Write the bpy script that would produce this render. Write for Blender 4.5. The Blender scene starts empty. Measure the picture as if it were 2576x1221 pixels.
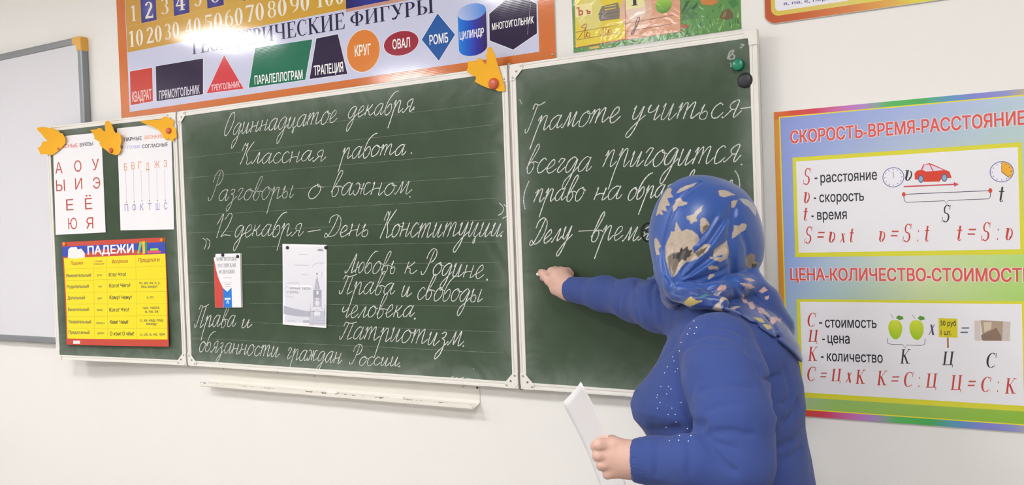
import bpy, bmesh, math, random
import numpy as np
from mathutils import Vector, Matrix
from mathutils.geometry import delaunay_2d_cdt
C = bpy.context; PI = math.pi; random.seed(7)
sc = C.scene
# ------------------------------------------------------------------ camera, world, exposure
cam_d = bpy.data.cameras.new('camera'); cam = bpy.data.objects.new('camera', cam_d); sc.collection.objects.link(cam); sc.camera = cam
cam_d.sensor_fit='HORIZONTAL'; cam_d.sensor_width=36; cam_d.lens=36*2155.244/2576; cam_d.clip_start=.05
cam.matrix_world = Matrix([[0.8725857, 0.0218709, 0.4879711, 2.778655], [0.4871543, 0.0340581, -0.8726516, -2.309566], [-0.035705, 0.9991805, 0.0190641, 0.504343], [0.0, 0.0, 0.0, 1.0]])
w = bpy.data.worlds.new('world'); sc.world = w; w.use_nodes=True
w.node_tree.nodes['Background'].inputs[0].default_value=(.75,.82,1,1); w.node_tree.nodes['Background'].inputs[1].default_value=.15
vs=sc.view_settings; sc.display_settings.display_device='sRGB'; vs.view_transform='Standard'; vs.look='None'; vs.exposure=0.42; vs.gamma=1; vs.use_curve_mapping=False
sc.cycles.max_bounces=8; sc.cycles.diffuse_bounces=5; sc.cycles.transparent_max_bounces=16
WC,WL,WR,AL,AR=1.4955,.7484,.7563,math.radians(4.75995),math.radians(.60321)
LAMP_POWER=30   # radiance of the ceiling lamps' diffusers
# measured outlines and words, in metres on each surface
D = {
'fig_text': [['КВАДРАТ',-0.3124,1.0744,-0.1914,1.075,0.0408,'cond','F0C8C0'],['ПРЯМОУГОЛЬНИК',-0.1461,1.0687,0.0901,1.0676,0.0335,'cond','D9D4E4'],['ТРЕУГОЛЬНИК',0.1545,1.07,0.309,1.0683,0.0229,'cond','F4D4D8'],['ПАРАЛЕЛЛОГРАМ',0.3858,1.0688,0.6245,1.0636,0.0324,'cond','F7F7F7'],['ТРАПЕЦИЯ',0.6777,1.0688,0.8131,1.0669,0.0338,'cond','F7F7F7'],['КРУГ',0.8669,1.1127,0.9382,1.1105,0.0369,'cond','F7F7F7'],['ОВАЛ',1.0299,1.116,1.1023,1.1144,0.0319,'cond','F7F7F7'],['РОМБ',1.1808,1.1105,1.2543,1.1097,0.0311,'cond','F7F7F7'],['ЦИЛИНДР',1.2988,1.1113,1.3901,1.1126,0.0241,'cond','F7F7F7'],['МНОГОУГОЛЬНИК',1.4199,1.1247,1.5687,1.1254,0.0211,'cond','F7F7F7'],['ГЕОМЕТРИЧЕСКИЕ',0.0592,1.2235,0.8277,1.2145,0.0571,'serif','1E1844'],['ФИГУРЫ',0.8527,1.2165,1.2013,1.2129,0.0491,'serif','1E1844'],['1',-0.2951,1.4051,-0.2678,1.4036,0.063,'serif','EFE6D8'],['2',-0.2088,1.4027,-0.1605,1.4,0.067,'serif','EFE6D8'],['3',-0.1124,1.4044,-0.0677,1.4018,0.063,'serif','EFE6D8'],['4',-0.0255,1.4065,0.0272,1.4035,0.0653,'serif','EFE6D8'],['5',0.0795,1.4064,0.1218,1.4039,0.0643,'serif','EFE6D8'],['6',0.1727,1.4068,0.2203,1.404,0.0635,'serif','EFE6D8'],['10',-0.3147,1.3011,-0.2279,1.2993,0.065,'serif','F2ECDE'],['20',-0.2058,1.3012,-0.1144,1.2992,0.064,'serif','F2ECDE'],['30',-0.0977,1.301,-0.0114,1.2991,0.063,'serif','F2ECDE'],['40',0.0231,1.3001,0.1109,1.2981,0.0635,'serif','F2ECDE'],['50',0.131,1.3005,0.2291,1.2982,0.064,'serif','F2ECDE'],['60',0.2443,1.3026,0.3392,1.3004,0.0644,'serif','F2ECDE'],['70',0.356,1.3044,0.4477,1.3022,0.0633,'serif','F2ECDE'],['80',0.4659,1.3044,0.5605,1.302,0.0608,'serif','F2ECDE'],['90',0.5782,1.3063,0.6695,1.304,0.0612,'serif','F2ECDE'],['100',0.7032,1.3056,0.8286,1.3024,0.0601,'serif','F2ECDE']],
'fig_poly': [['C8382C',[[-0.3189,1.2016],[-0.1808,1.2013],[-0.1848,1.0647],[-0.3232,1.0623]]],['24123E',[[-0.1589,1.2034],[0.1161,1.2008],[0.1076,1.0627],[-0.1633,1.0625]]],['D8404A',[[0.2317,1.1983],[0.3274,1.0603],[0.1277,1.0636]]],['007052',[[0.3955,1.2039],[0.677,1.1979],[0.6356,1.058],[0.3544,1.0603]]],['24123E',[[0.6957,1.1982],[0.7947,1.1998],[0.8304,1.0565],[0.6564,1.0585]]],['1858A8',[[1.2167,1.208],[1.2814,1.1304],[1.2145,1.0542],[1.15,1.1317]]],['24123E',[[1.506,1.2304],[1.5806,1.1819],[1.5784,1.0924],[1.4931,1.0539],[1.4098,1.0936],[1.4119,1.1771]]]],
'fig_ell': [['DE8232',0.9036,1.127,0.0721,0.0719],['9C2038',1.0654,1.1312,0.0716,0.0403]],
'fig_cyl': [1.3471,1.1932,0.053,0.0263,1.0535],
'fig_outer': [-0.3874,1.014,1.6402,1.0069,-0.3844,1.5071],
'fig_inner': [-0.3356,1.0389,1.5842,1.0322],
'fig_goldbot': [-0.3257,1.2862,0.5159,1.2752,0.834,1.2812],
'fig_row': [-0.2268,1.3898,0.2408,1.3878],
'fig_blue': [[-0.2341,-0.142],[-0.0381,0.0512],[0.1519,0.2408],[0.3443,0.4318]],
'fig_bluebox': [0.8364,1.2809,1.0193,1.2794],
'sp_text': [['СКОРОСТЬ-ВРЕМЯ-РАССТОЯНИЕ',2.3208,0.6974,2.8553,0.7002,0.0325,'outl','DC5A50'],['ЦЕНА-КОЛИЧЕСТВО-СТОИМОСТЬ',2.3104,0.3343,2.8612,0.3303,0.0318,'outl','DC5A50'],['S',2.3495,0.5864,2.3703,0.5853,0.0434,'ital','C8463C'],['-',2.3793,0.5997,2.3861,0.5997,0.0266,'semi','33343A'],['расстояние',2.3936,0.5891,2.5304,0.5894,0.0265,'semi','33343A'],['v',2.3508,0.537,2.3659,0.5364,0.0296,'ital','C8463C'],['-',2.3756,0.5477,2.3816,0.5478,0.0267,'semi','33343A'],['скорость',2.3896,0.5381,2.4983,0.5374,0.0265,'semi','33343A'],['t',2.3487,0.4917,2.3601,0.4913,0.0335,'ital','C8463C'],['-',2.3683,0.5008,2.3743,0.5006,0.0268,'semi','33343A'],['время',2.3827,0.4925,2.4558,0.4919,0.0266,'semi','33343A'],['S',2.3489,0.4312,2.3698,0.4307,0.0446,'ital','C8463C'],['=',2.3814,0.4454,2.4008,0.4449,0.0157,'ital','C8463C'],['v',2.4101,0.4318,2.4264,0.4315,0.0285,'ital','C8463C'],['x',2.4374,0.4316,2.4509,0.4313,0.024,'ital','C8463C'],['t',2.4614,0.4319,2.4719,0.4316,0.0347,'ital','C8463C'],['v',2.531,0.4315,2.5456,0.4311,0.0273,'ital','C8463C'],['=',2.5582,0.4445,2.5771,0.444,0.0143,'ital','C8463C'],['S',2.5854,0.4299,2.6068,0.4294,0.0454,'ital','C8463C'],[':',2.6187,0.4302,2.6231,0.4302,0.028,'ital','C8463C'],['t',2.6362,0.4299,2.6465,0.4296,0.0389,'ital','C8463C'],['t',2.707,0.4301,2.7186,0.4298,0.0365,'ital','C8463C'],['=',2.7292,0.4441,2.748,0.4436,0.0145,'ital','C8463C'],['S',2.7575,0.4289,2.7786,0.4285,0.0444,'ital','C8463C'],[':',2.7908,0.43,2.7952,0.4299,0.0268,'ital','C8463C'],['v',2.8088,0.4288,2.8241,0.4285,0.0292,'ital','C8463C'],['v',2.5949,0.5823,2.6112,0.5814,0.0269,'ital','33343A'],['S',2.6738,0.4768,2.6944,0.4761,0.0422,'ital','33343A'],['t',2.7978,0.5208,2.8089,0.5203,0.0357,'ital','33343A'],['C',2.3511,0.2112,2.3731,0.2117,0.0361,'ital','C8463C'],['-',2.3801,0.2202,2.3876,0.2204,0.0268,'semi','33343A'],['стоимость',2.3948,0.2103,2.5197,0.2121,0.0268,'semi','33343A'],['Ц',2.3511,0.1707,2.3776,0.1716,0.0318,'ital','C8463C'],['-',2.3864,0.177,2.3932,0.1772,0.0268,'semi','33343A'],['цена',2.4,0.1696,2.4541,0.1696,0.0268,'semi','33343A'],['К',2.3497,0.1201,2.3751,0.1213,0.0374,'ital','C8463C'],['-',2.3821,0.1303,2.3889,0.1306,0.0269,'semi','33343A'],['количество',2.3969,0.1223,2.5319,0.1235,0.0268,'semi','33343A'],['C',2.3463,0.067,2.3691,0.0683,0.0371,'ital','C8463C'],['=',2.3788,0.078,2.3964,0.0789,0.0126,'ital','C8463C'],['Ц',2.4059,0.0692,2.4325,0.0708,0.0327,'ital','C8463C'],['x',2.4416,0.0678,2.4569,0.0687,0.0261,'ital','C8463C'],['К',2.4659,0.0661,2.4904,0.0675,0.0361,'ital','C8463C'],['К',2.517,0.0652,2.5417,0.0667,0.0373,'ital','C8463C'],['=',2.55,0.0767,2.5698,0.0779,0.0134,'ital','C8463C'],['C',2.5798,0.0652,2.6021,0.0666,0.0371,'ital','C8463C'],[':',2.6123,0.0664,2.6167,0.0667,0.0252,'ital','C8463C'],['Ц',2.6292,0.0663,2.6559,0.068,0.0349,'ital','C8463C'],['Ц',2.6839,0.0641,2.7106,0.0658,0.0359,'ital','C8463C'],['=',2.7209,0.0756,2.7392,0.0767,0.0128,'ital','C8463C'],['C',2.7501,0.0635,2.7722,0.0649,0.0357,'ital','C8463C'],[':',2.7832,0.0649,2.7873,0.0651,0.0253,'ital','C8463C'],['К',2.7997,0.0623,2.8244,0.0639,0.0368,'ital','C8463C'],['К',2.5726,0.1235,2.5967,0.1246,0.036,'ital','33343A'],['Ц',2.6672,0.1243,2.6941,0.1256,0.0333,'ital','33343A'],['C',2.7625,0.1227,2.7845,0.1238,0.0352,'ital','33343A'],['x',2.638,0.1974,2.653,0.1979,0.0261,'ital','55506A'],['=',2.7083,0.2047,2.7277,0.2053,0.014,'ital','6A6A80'],['50 руб',2.6655,0.2223,2.6996,0.2221,0.0126,'semi','3A3A20'],['1 шт.',2.6656,0.199,2.6886,0.199,0.0126,'semi','3A3A20']],
'sp_outer': [2.2821,0.7841,2.2776,0.3108,2.8538,0.7795,2.8369,-0.0297,2.3319,-0.0259],
'sp_in': [2.2989,0.7665,2.674,-0.0069],
'sp_box': [[2.3249,0.6611,2.8475,0.657,2.325,0.3951],[2.3247,0.2895,2.8387,0.2782,2.8379,0.022]],
'sp_boxin': [[2.3341,0.6498,2.8394,0.6467,2.3322,0.4069],[2.3324,0.2788,2.8377,0.2753,2.8351,0.0354]],
'sp_ell': {'clock':[2.568,0.5928,0.019,0.0312],'clock2':[2.8042,0.5921,0.0189,0.0309],'apple':[2.563,0.2102,0.0167,0.0257],'apple2':[2.6117,0.2104,0.0166,0.0262],'wheel':[2.6305,0.5851,0.0061,0.0096],'wheel2':[2.6825,0.585,0.0063,0.0099],'dot':[2.591,0.5489,0.0041,0.0056],'dot2':[2.7797,0.5485,0.0041,0.0058]},
'sp_poly': [['D8402C',[[2.6167,0.5997],[2.6219,0.6057],[2.6314,0.608],[2.6364,0.6203],[2.6508,0.6227],[2.6557,0.6205],[2.6849,0.6039],[2.694,0.5993],[2.6982,0.5837],[2.6894,0.5832],[2.6763,0.5825],[2.6712,0.5761],[2.638,0.5773],[2.6248,0.5832],[2.6167,0.5848]]],['E4DCEC',[[2.6341,0.6071],[2.639,0.6194],[2.6497,0.6201],[2.6569,0.6027],[2.642,0.6029]]],['E4DCEC',[[2.6524,0.6192],[2.6817,0.6038],[2.6593,0.6026]]],['D05060',[[2.5912,0.5698],[2.7027,0.5693],[2.7028,0.5736],[2.7133,0.5672],[2.7035,0.5616],[2.7036,0.5659],[2.5911,0.5665]]],['D8CC20',[[2.6616,0.2407],[2.7026,0.2398],[2.7022,0.1928],[2.6612,0.1937]]],['B07860',[[2.6787,0.1928],[2.6826,0.1925],[2.6827,0.1674],[2.6787,0.1673]]],['B09C88',[[2.7523,0.2372],[2.7994,0.2354],[2.7968,0.1887],[2.756,0.1873]]],['D8CCC4',[[2.7395,0.2351],[2.7523,0.2365],[2.7518,0.1871],[2.7385,0.1878]]],['D0C4BC',[[2.7994,0.2354],[2.8148,0.235],[2.8123,0.1885],[2.7968,0.1887]]],['8C7464',[[2.7525,0.201],[2.7659,0.2086],[2.785,0.22],[2.794,0.2022],[2.7953,0.1894],[2.7535,0.1887]]],['D8C8B0',[[2.7585,0.2319],[2.7759,0.2334],[2.774,0.2161],[2.7596,0.2084]]],['5C9838',[[2.5651,0.2387],[2.5705,0.2452],[2.5808,0.2428],[2.583,0.2364],[2.5736,0.2332]]],['5C9838',[[2.6147,0.2386],[2.62,0.2455],[2.6293,0.2427],[2.6315,0.2367],[2.6214,0.2335]]]],
'sp_lines': [['44405C',0.0016,[[2.591,0.5489],[2.7797,0.5485]]],['44405C',0.0014,[[2.591,0.5463],[2.5914,0.5339],[2.5963,0.5288],[2.6402,0.5287],[2.6816,0.5286],[2.6853,0.5204],[2.6894,0.529],[2.735,0.5291],[2.7755,0.529],[2.7793,0.5335],[2.7802,0.5449]]],['5C5870',0.0013,[[2.544,0.1869],[2.5447,0.1736],[2.5531,0.1716],[2.58,0.1715],[2.5839,0.1629],[2.5883,0.171],[2.6216,0.1711],[2.6291,0.1747],[2.6304,0.1886]]],['6C7040',0.001,[[2.5532,0.2479],[2.5599,0.2367]]],['6C7040',0.001,[[2.6024,0.2481],[2.6089,0.237]]]],
'az_outer': [1.6984,1.1752,1.6977,1.0175,2.1994,1.0245],
'az_poly': [['D9C63A',[[1.7078,1.1737],[1.8673,1.1739],[1.8637,1.0375],[1.7056,1.0328]]],['D8A082',[[1.8685,1.1737],[2.0325,1.1736],[2.029,1.0345],[1.8652,1.0352]]],['EDE29A',[[1.7084,1.1582],[1.7634,1.1579],[1.763,1.1224],[1.7085,1.1218]]],['EDE6A8',[[1.8692,1.1608],[1.9258,1.1601],[1.9255,1.12],[1.8682,1.1203]]],['7E7264',[[1.7827,1.1205],[1.7941,1.1415],[1.8456,1.1453],[1.85,1.1253],[1.8485,1.0976],[1.7878,1.099],[1.7835,1.1095]]],['D9C63A',[[1.8034,1.1394],[1.8385,1.14],[1.8384,1.1374],[1.8033,1.1368]]],['D9C63A',[[1.8031,1.1314],[1.8382,1.1321],[1.8381,1.1293],[1.803,1.1286]]],['6A5E52',[[1.7827,1.1205],[1.8497,1.1189],[1.8496,1.1163],[1.7826,1.1179]]],['6A5E52',[[1.7846,1.1093],[1.8493,1.1072],[1.8493,1.1057],[1.7846,1.1076]]]],
'az_leaf': [['2F5E34',[[2.0329,1.0867],[2.0443,1.1077],[2.0532,1.1187],[2.0573,1.1139],[2.0482,1.0968],[2.037,1.0819]]],['3C6E3C',[[2.0392,1.0816],[2.0568,1.0995],[2.0614,1.1091],[2.0621,1.0987],[2.0521,1.0859]]],['4C7C48',[[2.0323,1.0682],[2.0435,1.083],[2.0649,1.088],[2.0794,1.0776],[2.0811,1.065],[2.06,1.0661],[2.0386,1.0652]]],['2F5E34',[[2.0609,1.0948],[2.0739,1.1031],[2.0826,1.1119],[2.08,1.098],[2.0692,1.0894]]],['A0603C',[[2.0307,1.0539],[2.0467,1.0526],[2.0572,1.0459],[2.042,1.0388],[2.0314,1.0414]]],['6C5038',[[2.141,1.0561],[2.1498,1.073],[2.1662,1.0785],[2.178,1.0646],[2.1785,1.0505],[2.1592,1.0483]]],['8A8A48',[[2.1472,1.0562],[2.1538,1.0703],[2.162,1.0731],[2.1574,1.0557]]],['E0B040',[[1.7494,1.027],[1.7829,1.0291],[1.7826,1.0215],[1.7516,1.0212]]],['C87C38',[[2.0889,1.113],[2.1264,1.1131],[2.1404,1.1007],[2.1216,1.0935],[2.0927,1.1001]]],['3C7C3C',[[2.1648,1.0968],[2.1852,1.1016],[2.1947,1.0841],[2.1763,1.0769]]]],
'az_pear': [1.9829,1.1173,0.0245,0.0245],
'az_red': [[1.7079,1.1781],[1.7056,1.0317],[1.8652,1.0352],[2.029,1.0345],[2.031,1.1263]],
'az_mid': [[1.868,1.1524],[1.8652,1.0352]],
'az_lines': [['585040',0.0011,[[1.7078,1.0778],[1.8479,1.0805]]],['585040',0.0011,[[1.7081,1.0545],[1.8471,1.057]]],['584438',0.0011,[[1.8698,1.0806],[2.0091,1.0831]]],['584438',0.0011,[[1.8689,1.0571],[2.0083,1.0597]]]],
'az_script': [['A82820',[[1.7095,1.0587],[1.7156,1.0579],[1.7283,1.0738],[1.7408,1.0852],[1.7281,1.0892],[1.7303,1.0944],[1.7436,1.0968],[1.7381,1.0768],[1.7343,1.0597],[1.7411,1.061],[1.7452,1.0736],[1.7435,1.0607],[1.7506,1.0586],[1.7545,1.0679],[1.7463,1.0712]]],['A82820',[[1.7853,1.0625],[1.7887,1.0587],[1.7984,1.066],[1.7951,1.073],[1.7965,1.0782],[1.8059,1.078],[1.8017,1.0591],[1.8087,1.0592],[1.8138,1.0703],[1.8123,1.0608],[1.8193,1.0609],[1.8208,1.0694],[1.815,1.0713]]],['3C3038',[[1.8847,1.0506],[1.8891,1.0458],[1.8976,1.0627],[1.9097,1.0864],[1.9077,1.0935],[1.9019,1.0875],[1.8968,1.0713],[1.8917,1.055],[1.8834,1.0466],[1.8848,1.0528],[1.9036,1.0735]]]],
'az_text': [['ъ',1.7423,1.1266,1.7579,1.126,0.0163,'bold','A03028'],['Ъ',1.7133,1.1261,1.7339,1.1257,0.0241,'bold','B84840'],['I',1.8874,1.1285,1.9066,1.1276,0.0317,'serif','1E1C24']],
'rt_outer': [2.2621,1.0642,2.2869,1.0192,2.626,1.0195],
'rt_in': [2.2791,1.0721,2.3009,1.0393,2.2904,1.0703,2.3012,1.0513],
'rt_text': [['в, на, к, пер.',2.3141,1.0628,2.4249,1.0586,0.0089,'serifb','5A5AA8']],
's1': [[0.0365,0.9549],[0.3286,0.9525],[0.3302,0.5387],[0.0308,0.5365]],
's2': [[0.4193,0.9617],[0.7145,0.96],[0.7101,0.5393],[0.4161,0.5443]],
's1_text': [['А',0.0445,0.7982,0.0886,0.7975,0.0479,'sans','C05A50'],['О',0.161,0.7989,0.2039,0.7982,0.0473,'sans','C05A50'],['У',0.2666,0.7991,0.3084,0.7985,0.0468,'sans','C05A50'],['Ы',0.045,0.7225,0.0993,0.7217,0.0481,'sans','C05A50'],['И',0.1615,0.7242,0.2044,0.724,0.0474,'sans','C05A50'],['Э',0.2682,0.7226,0.31,0.7223,0.0468,'sans','C05A50'],['Е',0.1021,0.638,0.1456,0.6381,0.0478,'sans','C05A50'],['Ё',0.2156,0.6381,0.258,0.6382,0.0471,'sans','C05A50'],['Ю',0.1103,0.5578,0.1639,0.558,0.0478,'sans','C05A50'],['Я',0.2183,0.5572,0.2607,0.5577,0.0472,'sans','C05A50'],['ГЛАСНЫЕ',0.0523,0.9052,0.1872,0.9017,0.0151,'cond','E07868'],['БУКВЫ',0.1993,0.9024,0.2778,0.9027,0.0149,'cond','50525A']],
's2_text': [['Б',0.4498,0.787,0.4676,0.7868,0.029,'sans','E0986C'],['В',0.4921,0.7889,0.5097,0.7887,0.0288,'sans','E0986C'],['Г',0.53,0.7895,0.5474,0.7893,0.0287,'sans','E0986C'],['Д',0.5718,0.7827,0.589,0.7825,0.0286,'sans','E0986C'],['Ж',0.6165,0.7871,0.6458,0.7862,0.0285,'sans','E0986C'],['З',0.6682,0.7883,0.685,0.7881,0.0282,'sans','E0986C'],['П',0.4443,0.6216,0.4643,0.6212,0.0288,'sans','8C90C4'],['Ф',0.4879,0.6216,0.5076,0.6213,0.0287,'sans','8C90C4'],['К',0.5309,0.6217,0.5505,0.6213,0.0285,'sans','8C90C4'],['Т',0.5735,0.6209,0.5928,0.6205,0.0284,'sans','8C90C4'],['Ш',0.6169,0.62,0.636,0.6197,0.0283,'sans','8C90C4'],['С',0.6598,0.62,0.6787,0.6197,0.0281,'sans','8C90C4'],['ПАРНЫЕ',0.4559,0.906,0.5555,0.9044,0.0145,'cond','50525A'],['ЗВОНКИЕ',0.5674,0.9059,0.672,0.9043,0.0142,'cond','F0A080'],['И',0.4359,0.876,0.4501,0.8759,0.0129,'cond','50525A'],['ГЛУХИЕ',0.458,0.8739,0.5456,0.8721,0.0128,'cond','B8BCE0'],['СОГЛАСНЫЕ',0.5554,0.8705,0.6928,0.8694,0.0143,'cond','50525A']],
's2_lines': [['808088',0.0009,[[0.4582,0.7859],[0.4567,0.6598]]],['808088',0.0009,[[0.5015,0.7851],[0.4988,0.6598]]],['808088',0.0009,[[0.5431,0.7836],[0.5418,0.6596]]],['808088',0.0009,[[0.5856,0.7828],[0.583,0.6587]]],['808088',0.0009,[[0.6288,0.7811],[0.6263,0.6576]]],['808088',0.0009,[[0.6715,0.7794],[0.6691,0.6575]]]],
'pd': [[0.0631,0.5042],[0.6565,0.5091],[0.6649,0.0742],[0.0796,0.0674]],
'pd_text': [['ПАДЕЖИ',0.2183,0.449,0.4844,0.4522,0.0347,'bold','F4F4FF'],['Падежи',0.1135,0.4068,0.1898,0.4079,0.0146,'italb','B4681C'],['Слово-',0.2622,0.4161,0.3054,0.4168,0.0076,'italb','B4681C'],['помощник',0.2532,0.4053,0.3164,0.4057,0.0076,'italb','B4681C'],['Вопросы',0.3576,0.4101,0.4513,0.4116,0.015,'italb','B4681C'],['Предлоги',0.5045,0.4129,0.6262,0.4139,0.0155,'italb','B4681C'],['Именительный',0.0842,0.3547,0.2346,0.3565,0.0138,'boldf','5A5648'],['есть',0.2703,0.3575,0.2999,0.3581,0.0092,'boldf','706A50'],['Кто? Что?',0.3396,0.3556,0.4377,0.3569,0.0151,'boldc','3E3C34'],['Родительный',0.0854,0.3073,0.2196,0.31,0.0138,'boldf','5A5648'],['нет',0.2768,0.3102,0.2987,0.311,0.0093,'boldf','706A50'],['Кого? Чего?',0.3409,0.3101,0.4606,0.3122,0.015,'boldc','3E3C34'],['Дательный',0.0885,0.26,0.1955,0.262,0.0137,'boldf','5A5648'],['даю',0.2714,0.2618,0.2974,0.2623,0.0092,'boldf','706A50'],['Кому? Чему?',0.3408,0.262,0.4673,0.2631,0.015,'boldc','3E3C34'],['Винительный',0.0902,0.2104,0.22,0.2128,0.0138,'boldf','5A5648'],['вижу',0.2683,0.2132,0.3003,0.2139,0.0093,'boldf','706A50'],['Кого? Что?',0.3393,0.2105,0.4506,0.2127,0.015,'boldc','3E3C34'],['Творительный',0.0918,0.1587,0.2316,0.1607,0.0138,'boldf','5A5648'],['горжусь',0.2614,0.1595,0.3127,0.1598,0.0093,'boldf','706A50'],['Кем? Чем?',0.342,0.1607,0.447,0.1626,0.015,'boldc','3E3C34'],['Предложный',0.0931,0.1139,0.2222,0.116,0.0138,'boldf','5A5648'],['думаю',0.2694,0.1169,0.3101,0.1177,0.0093,'boldf','706A50'],['О ком? О чём?',0.3432,0.1129,0.4781,0.1156,0.0151,'boldc','3E3C34'],['от, до, из, с, у,',0.5103,0.3235,0.6242,0.3242,0.0107,'boldf','5A5648'],['без, вокруг',0.5206,0.3083,0.6108,0.3089,0.0106,'boldf','5A5648'],['к, по',0.5503,0.2654,0.5863,0.2659,0.0106,'boldf','5A5648'],['про, через,',0.5283,0.2232,0.6195,0.2251,0.0106,'boldf','5A5648'],['в, на, за',0.5403,0.2081,0.6104,0.2096,0.0107,'boldf','5A5648'],['с, за, над, под,',0.5124,0.1722,0.6372,0.1747,0.0106,'boldf','5A5648'],['между',0.5467,0.1583,0.602,0.1596,0.0107,'boldf','5A5648'],['о, об, в, на, при',0.5123,0.1147,0.6448,0.119,0.0107,'boldf','5A5648']],
'pd_poly': [['2840B4',[[0.0649,0.4855],[0.6568,0.4906],[0.6579,0.4448],[0.0633,0.4416]]],['F4E600',[[0.0728,0.4358],[0.6552,0.444],[0.6585,0.1023],[0.0857,0.0939]]],['E8E4E0',[[0.1221,0.0861],[0.1649,0.0871],[0.164,0.0734],[0.1212,0.0723]]],['EDEDEA',[[0.0976,0.4362],[0.1024,0.4726],[0.1172,0.4818],[0.1539,0.4822],[0.1593,0.4714],[0.1808,0.4752],[0.2024,0.4536],[0.1995,0.4366],[0.1476,0.4324]]],['8CC83C',[[0.5197,0.4973],[0.5333,0.492],[0.5138,0.4455],[0.5027,0.4478]]],['F0C020',[[0.5336,0.4961],[0.5476,0.4978],[0.5473,0.4469],[0.5333,0.4451]]],['18905C',[[0.5502,0.4957],[0.5613,0.4946],[0.5575,0.4508],[0.5469,0.4489]]],['90D040',[[0.5762,0.4666],[0.6185,0.4673],[0.6196,0.4584],[0.5729,0.4578]]],['E04878',[[0.559,0.4568],[0.6331,0.4565],[0.6336,0.4468],[0.5584,0.4467]]],['D04C28',[[0.5591,0.4589],[0.6278,0.4582],[0.6276,0.4558],[0.559,0.4564]]]],
'pd_lines': [['A89C10',0.0008,[[0.2505,0.4379],[0.2514,0.0967]]],['A89C10',0.0008,[[0.3273,0.4394],[0.3293,0.0971]]],['A89C10',0.0008,[[0.4939,0.4418],[0.4912,0.0994]]],['A89C10',0.0008,[[0.0741,0.3893],[0.6555,0.3945]]],['A89C10',0.0008,[[0.0752,0.3406],[0.6564,0.3442]]],['A89C10',0.0008,[[0.0787,0.2901],[0.6572,0.2938]]],['A89C10',0.0008,[[0.0828,0.2397],[0.6576,0.2443]]],['A89C10',0.0008,[[0.0838,0.188],[0.6587,0.1979]]],['A89C10',0.0008,[[0.0855,0.1379],[0.6583,0.1459]]]],
'leaf1': [[-0.011,0.9947],[0.016,0.9971],[0.0642,0.9887],[0.0942,0.9757],[0.1023,0.966],[0.1196,0.9631],[0.1254,0.9521],[0.1316,0.9351],[0.1233,0.9206],[0.1029,0.9085],[0.0891,0.8989],[0.071,0.891],[0.039,0.8765],[0.0216,0.8822],[-0.0118,0.8829],[-0.0154,0.897],[-0.0236,0.9083],[-0.0095,0.918],[-0.0016,0.9358],[0.0232,0.9386],[0.0108,0.9532],[0.0009,0.9723],[-0.0081,0.9852]],
'leaf2': [[0.305,0.9621],[0.3362,0.9617],[0.3448,0.9663],[0.3591,0.9652],[0.3627,0.9561],[0.3746,0.9493],[0.3777,0.9666],[0.3871,0.9849],[0.3997,0.9911],[0.4119,0.9901],[0.4213,0.9777],[0.4244,0.9629],[0.4217,0.9515],[0.4292,0.9407],[0.4494,0.9406],[0.463,0.9337],[0.464,0.9163],[0.4591,0.9021],[0.446,0.8856],[0.4511,0.8708],[0.4402,0.857],[0.4195,0.8511],[0.4035,0.8551],[0.3793,0.8611],[0.3597,0.8756],[0.336,0.8935],[0.3306,0.9056],[0.3351,0.9112],[0.3131,0.9246],[0.3159,0.9362],[0.3106,0.9513]],
'leaf3': [[0.5825,0.9745],[0.6137,0.9762],[0.6484,0.9747],[0.6791,0.9764],[0.6872,0.9842],[0.7006,0.9853],[0.7134,0.9777],[0.7356,0.9702],[0.7426,0.9598],[0.7308,0.951],[0.7321,0.9425],[0.7467,0.9343],[0.7478,0.9202],[0.7524,0.9031],[0.7483,0.8964],[0.7369,0.8944],[0.7305,0.8823],[0.7196,0.8887],[0.7089,0.8993],[0.6952,0.8933],[0.6824,0.9027],[0.6757,0.9174],[0.6632,0.9325],[0.6391,0.9485],[0.6089,0.9609]],
'leaf4': [[1.3613,1.0242],[1.3812,1.0255],[1.3881,1.0194],[1.3909,1.0228],[1.393,1.0309],[1.4073,1.0309],[1.4112,1.0195],[1.4215,1.0099],[1.4265,1.0244],[1.4235,1.0369],[1.4308,1.0419],[1.4339,1.0543],[1.4438,1.0605],[1.4497,1.0545],[1.4527,1.0436],[1.4569,1.0378],[1.4612,1.017],[1.4655,0.994],[1.4717,0.9768],[1.4762,0.9583],[1.4838,0.9335],[1.4832,0.9201],[1.4607,0.9218],[1.4523,0.928],[1.4263,0.9354],[1.4019,0.9471],[1.3784,0.9612],[1.3851,0.9695],[1.3835,0.9758],[1.3695,0.9828],[1.3538,0.9969],[1.3615,1.0066]],
'mag': {'leaf1':[0.0803,0.9007],'leaf2':[0.3897,0.8733],'leaf3':[0.7102,0.9279],'leaf4':[1.4458,0.947],'pd1':[0.0814,0.4961],'pd2':[0.6409,0.4984],'bk1':[0.2286,0.4345],'bk2':[0.3073,0.4273],'sh1':[0.5546,0.4556],'sh2':[0.7358,0.4522],'gr':[0.7065,0.9117],'bl':[0.7221,0.8699]},
'bk': [[0.1778,0.4249],[0.1853,0.4248],[0.1891,0.4385],[0.3189,0.4386],[0.3128,0.2348],[0.1737,0.2327]],
'bk_red': [[0.1779,0.4228],[0.1826,0.4047],[0.1884,0.3771],[0.1973,0.3496],[0.208,0.3284],[0.2208,0.3084],[0.2188,0.2338],[0.174,0.2331]],
'bk_blue': [[0.2208,0.3084],[0.2431,0.2937],[0.2671,0.31],[0.2653,0.2345],[0.2194,0.2338]],
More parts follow.
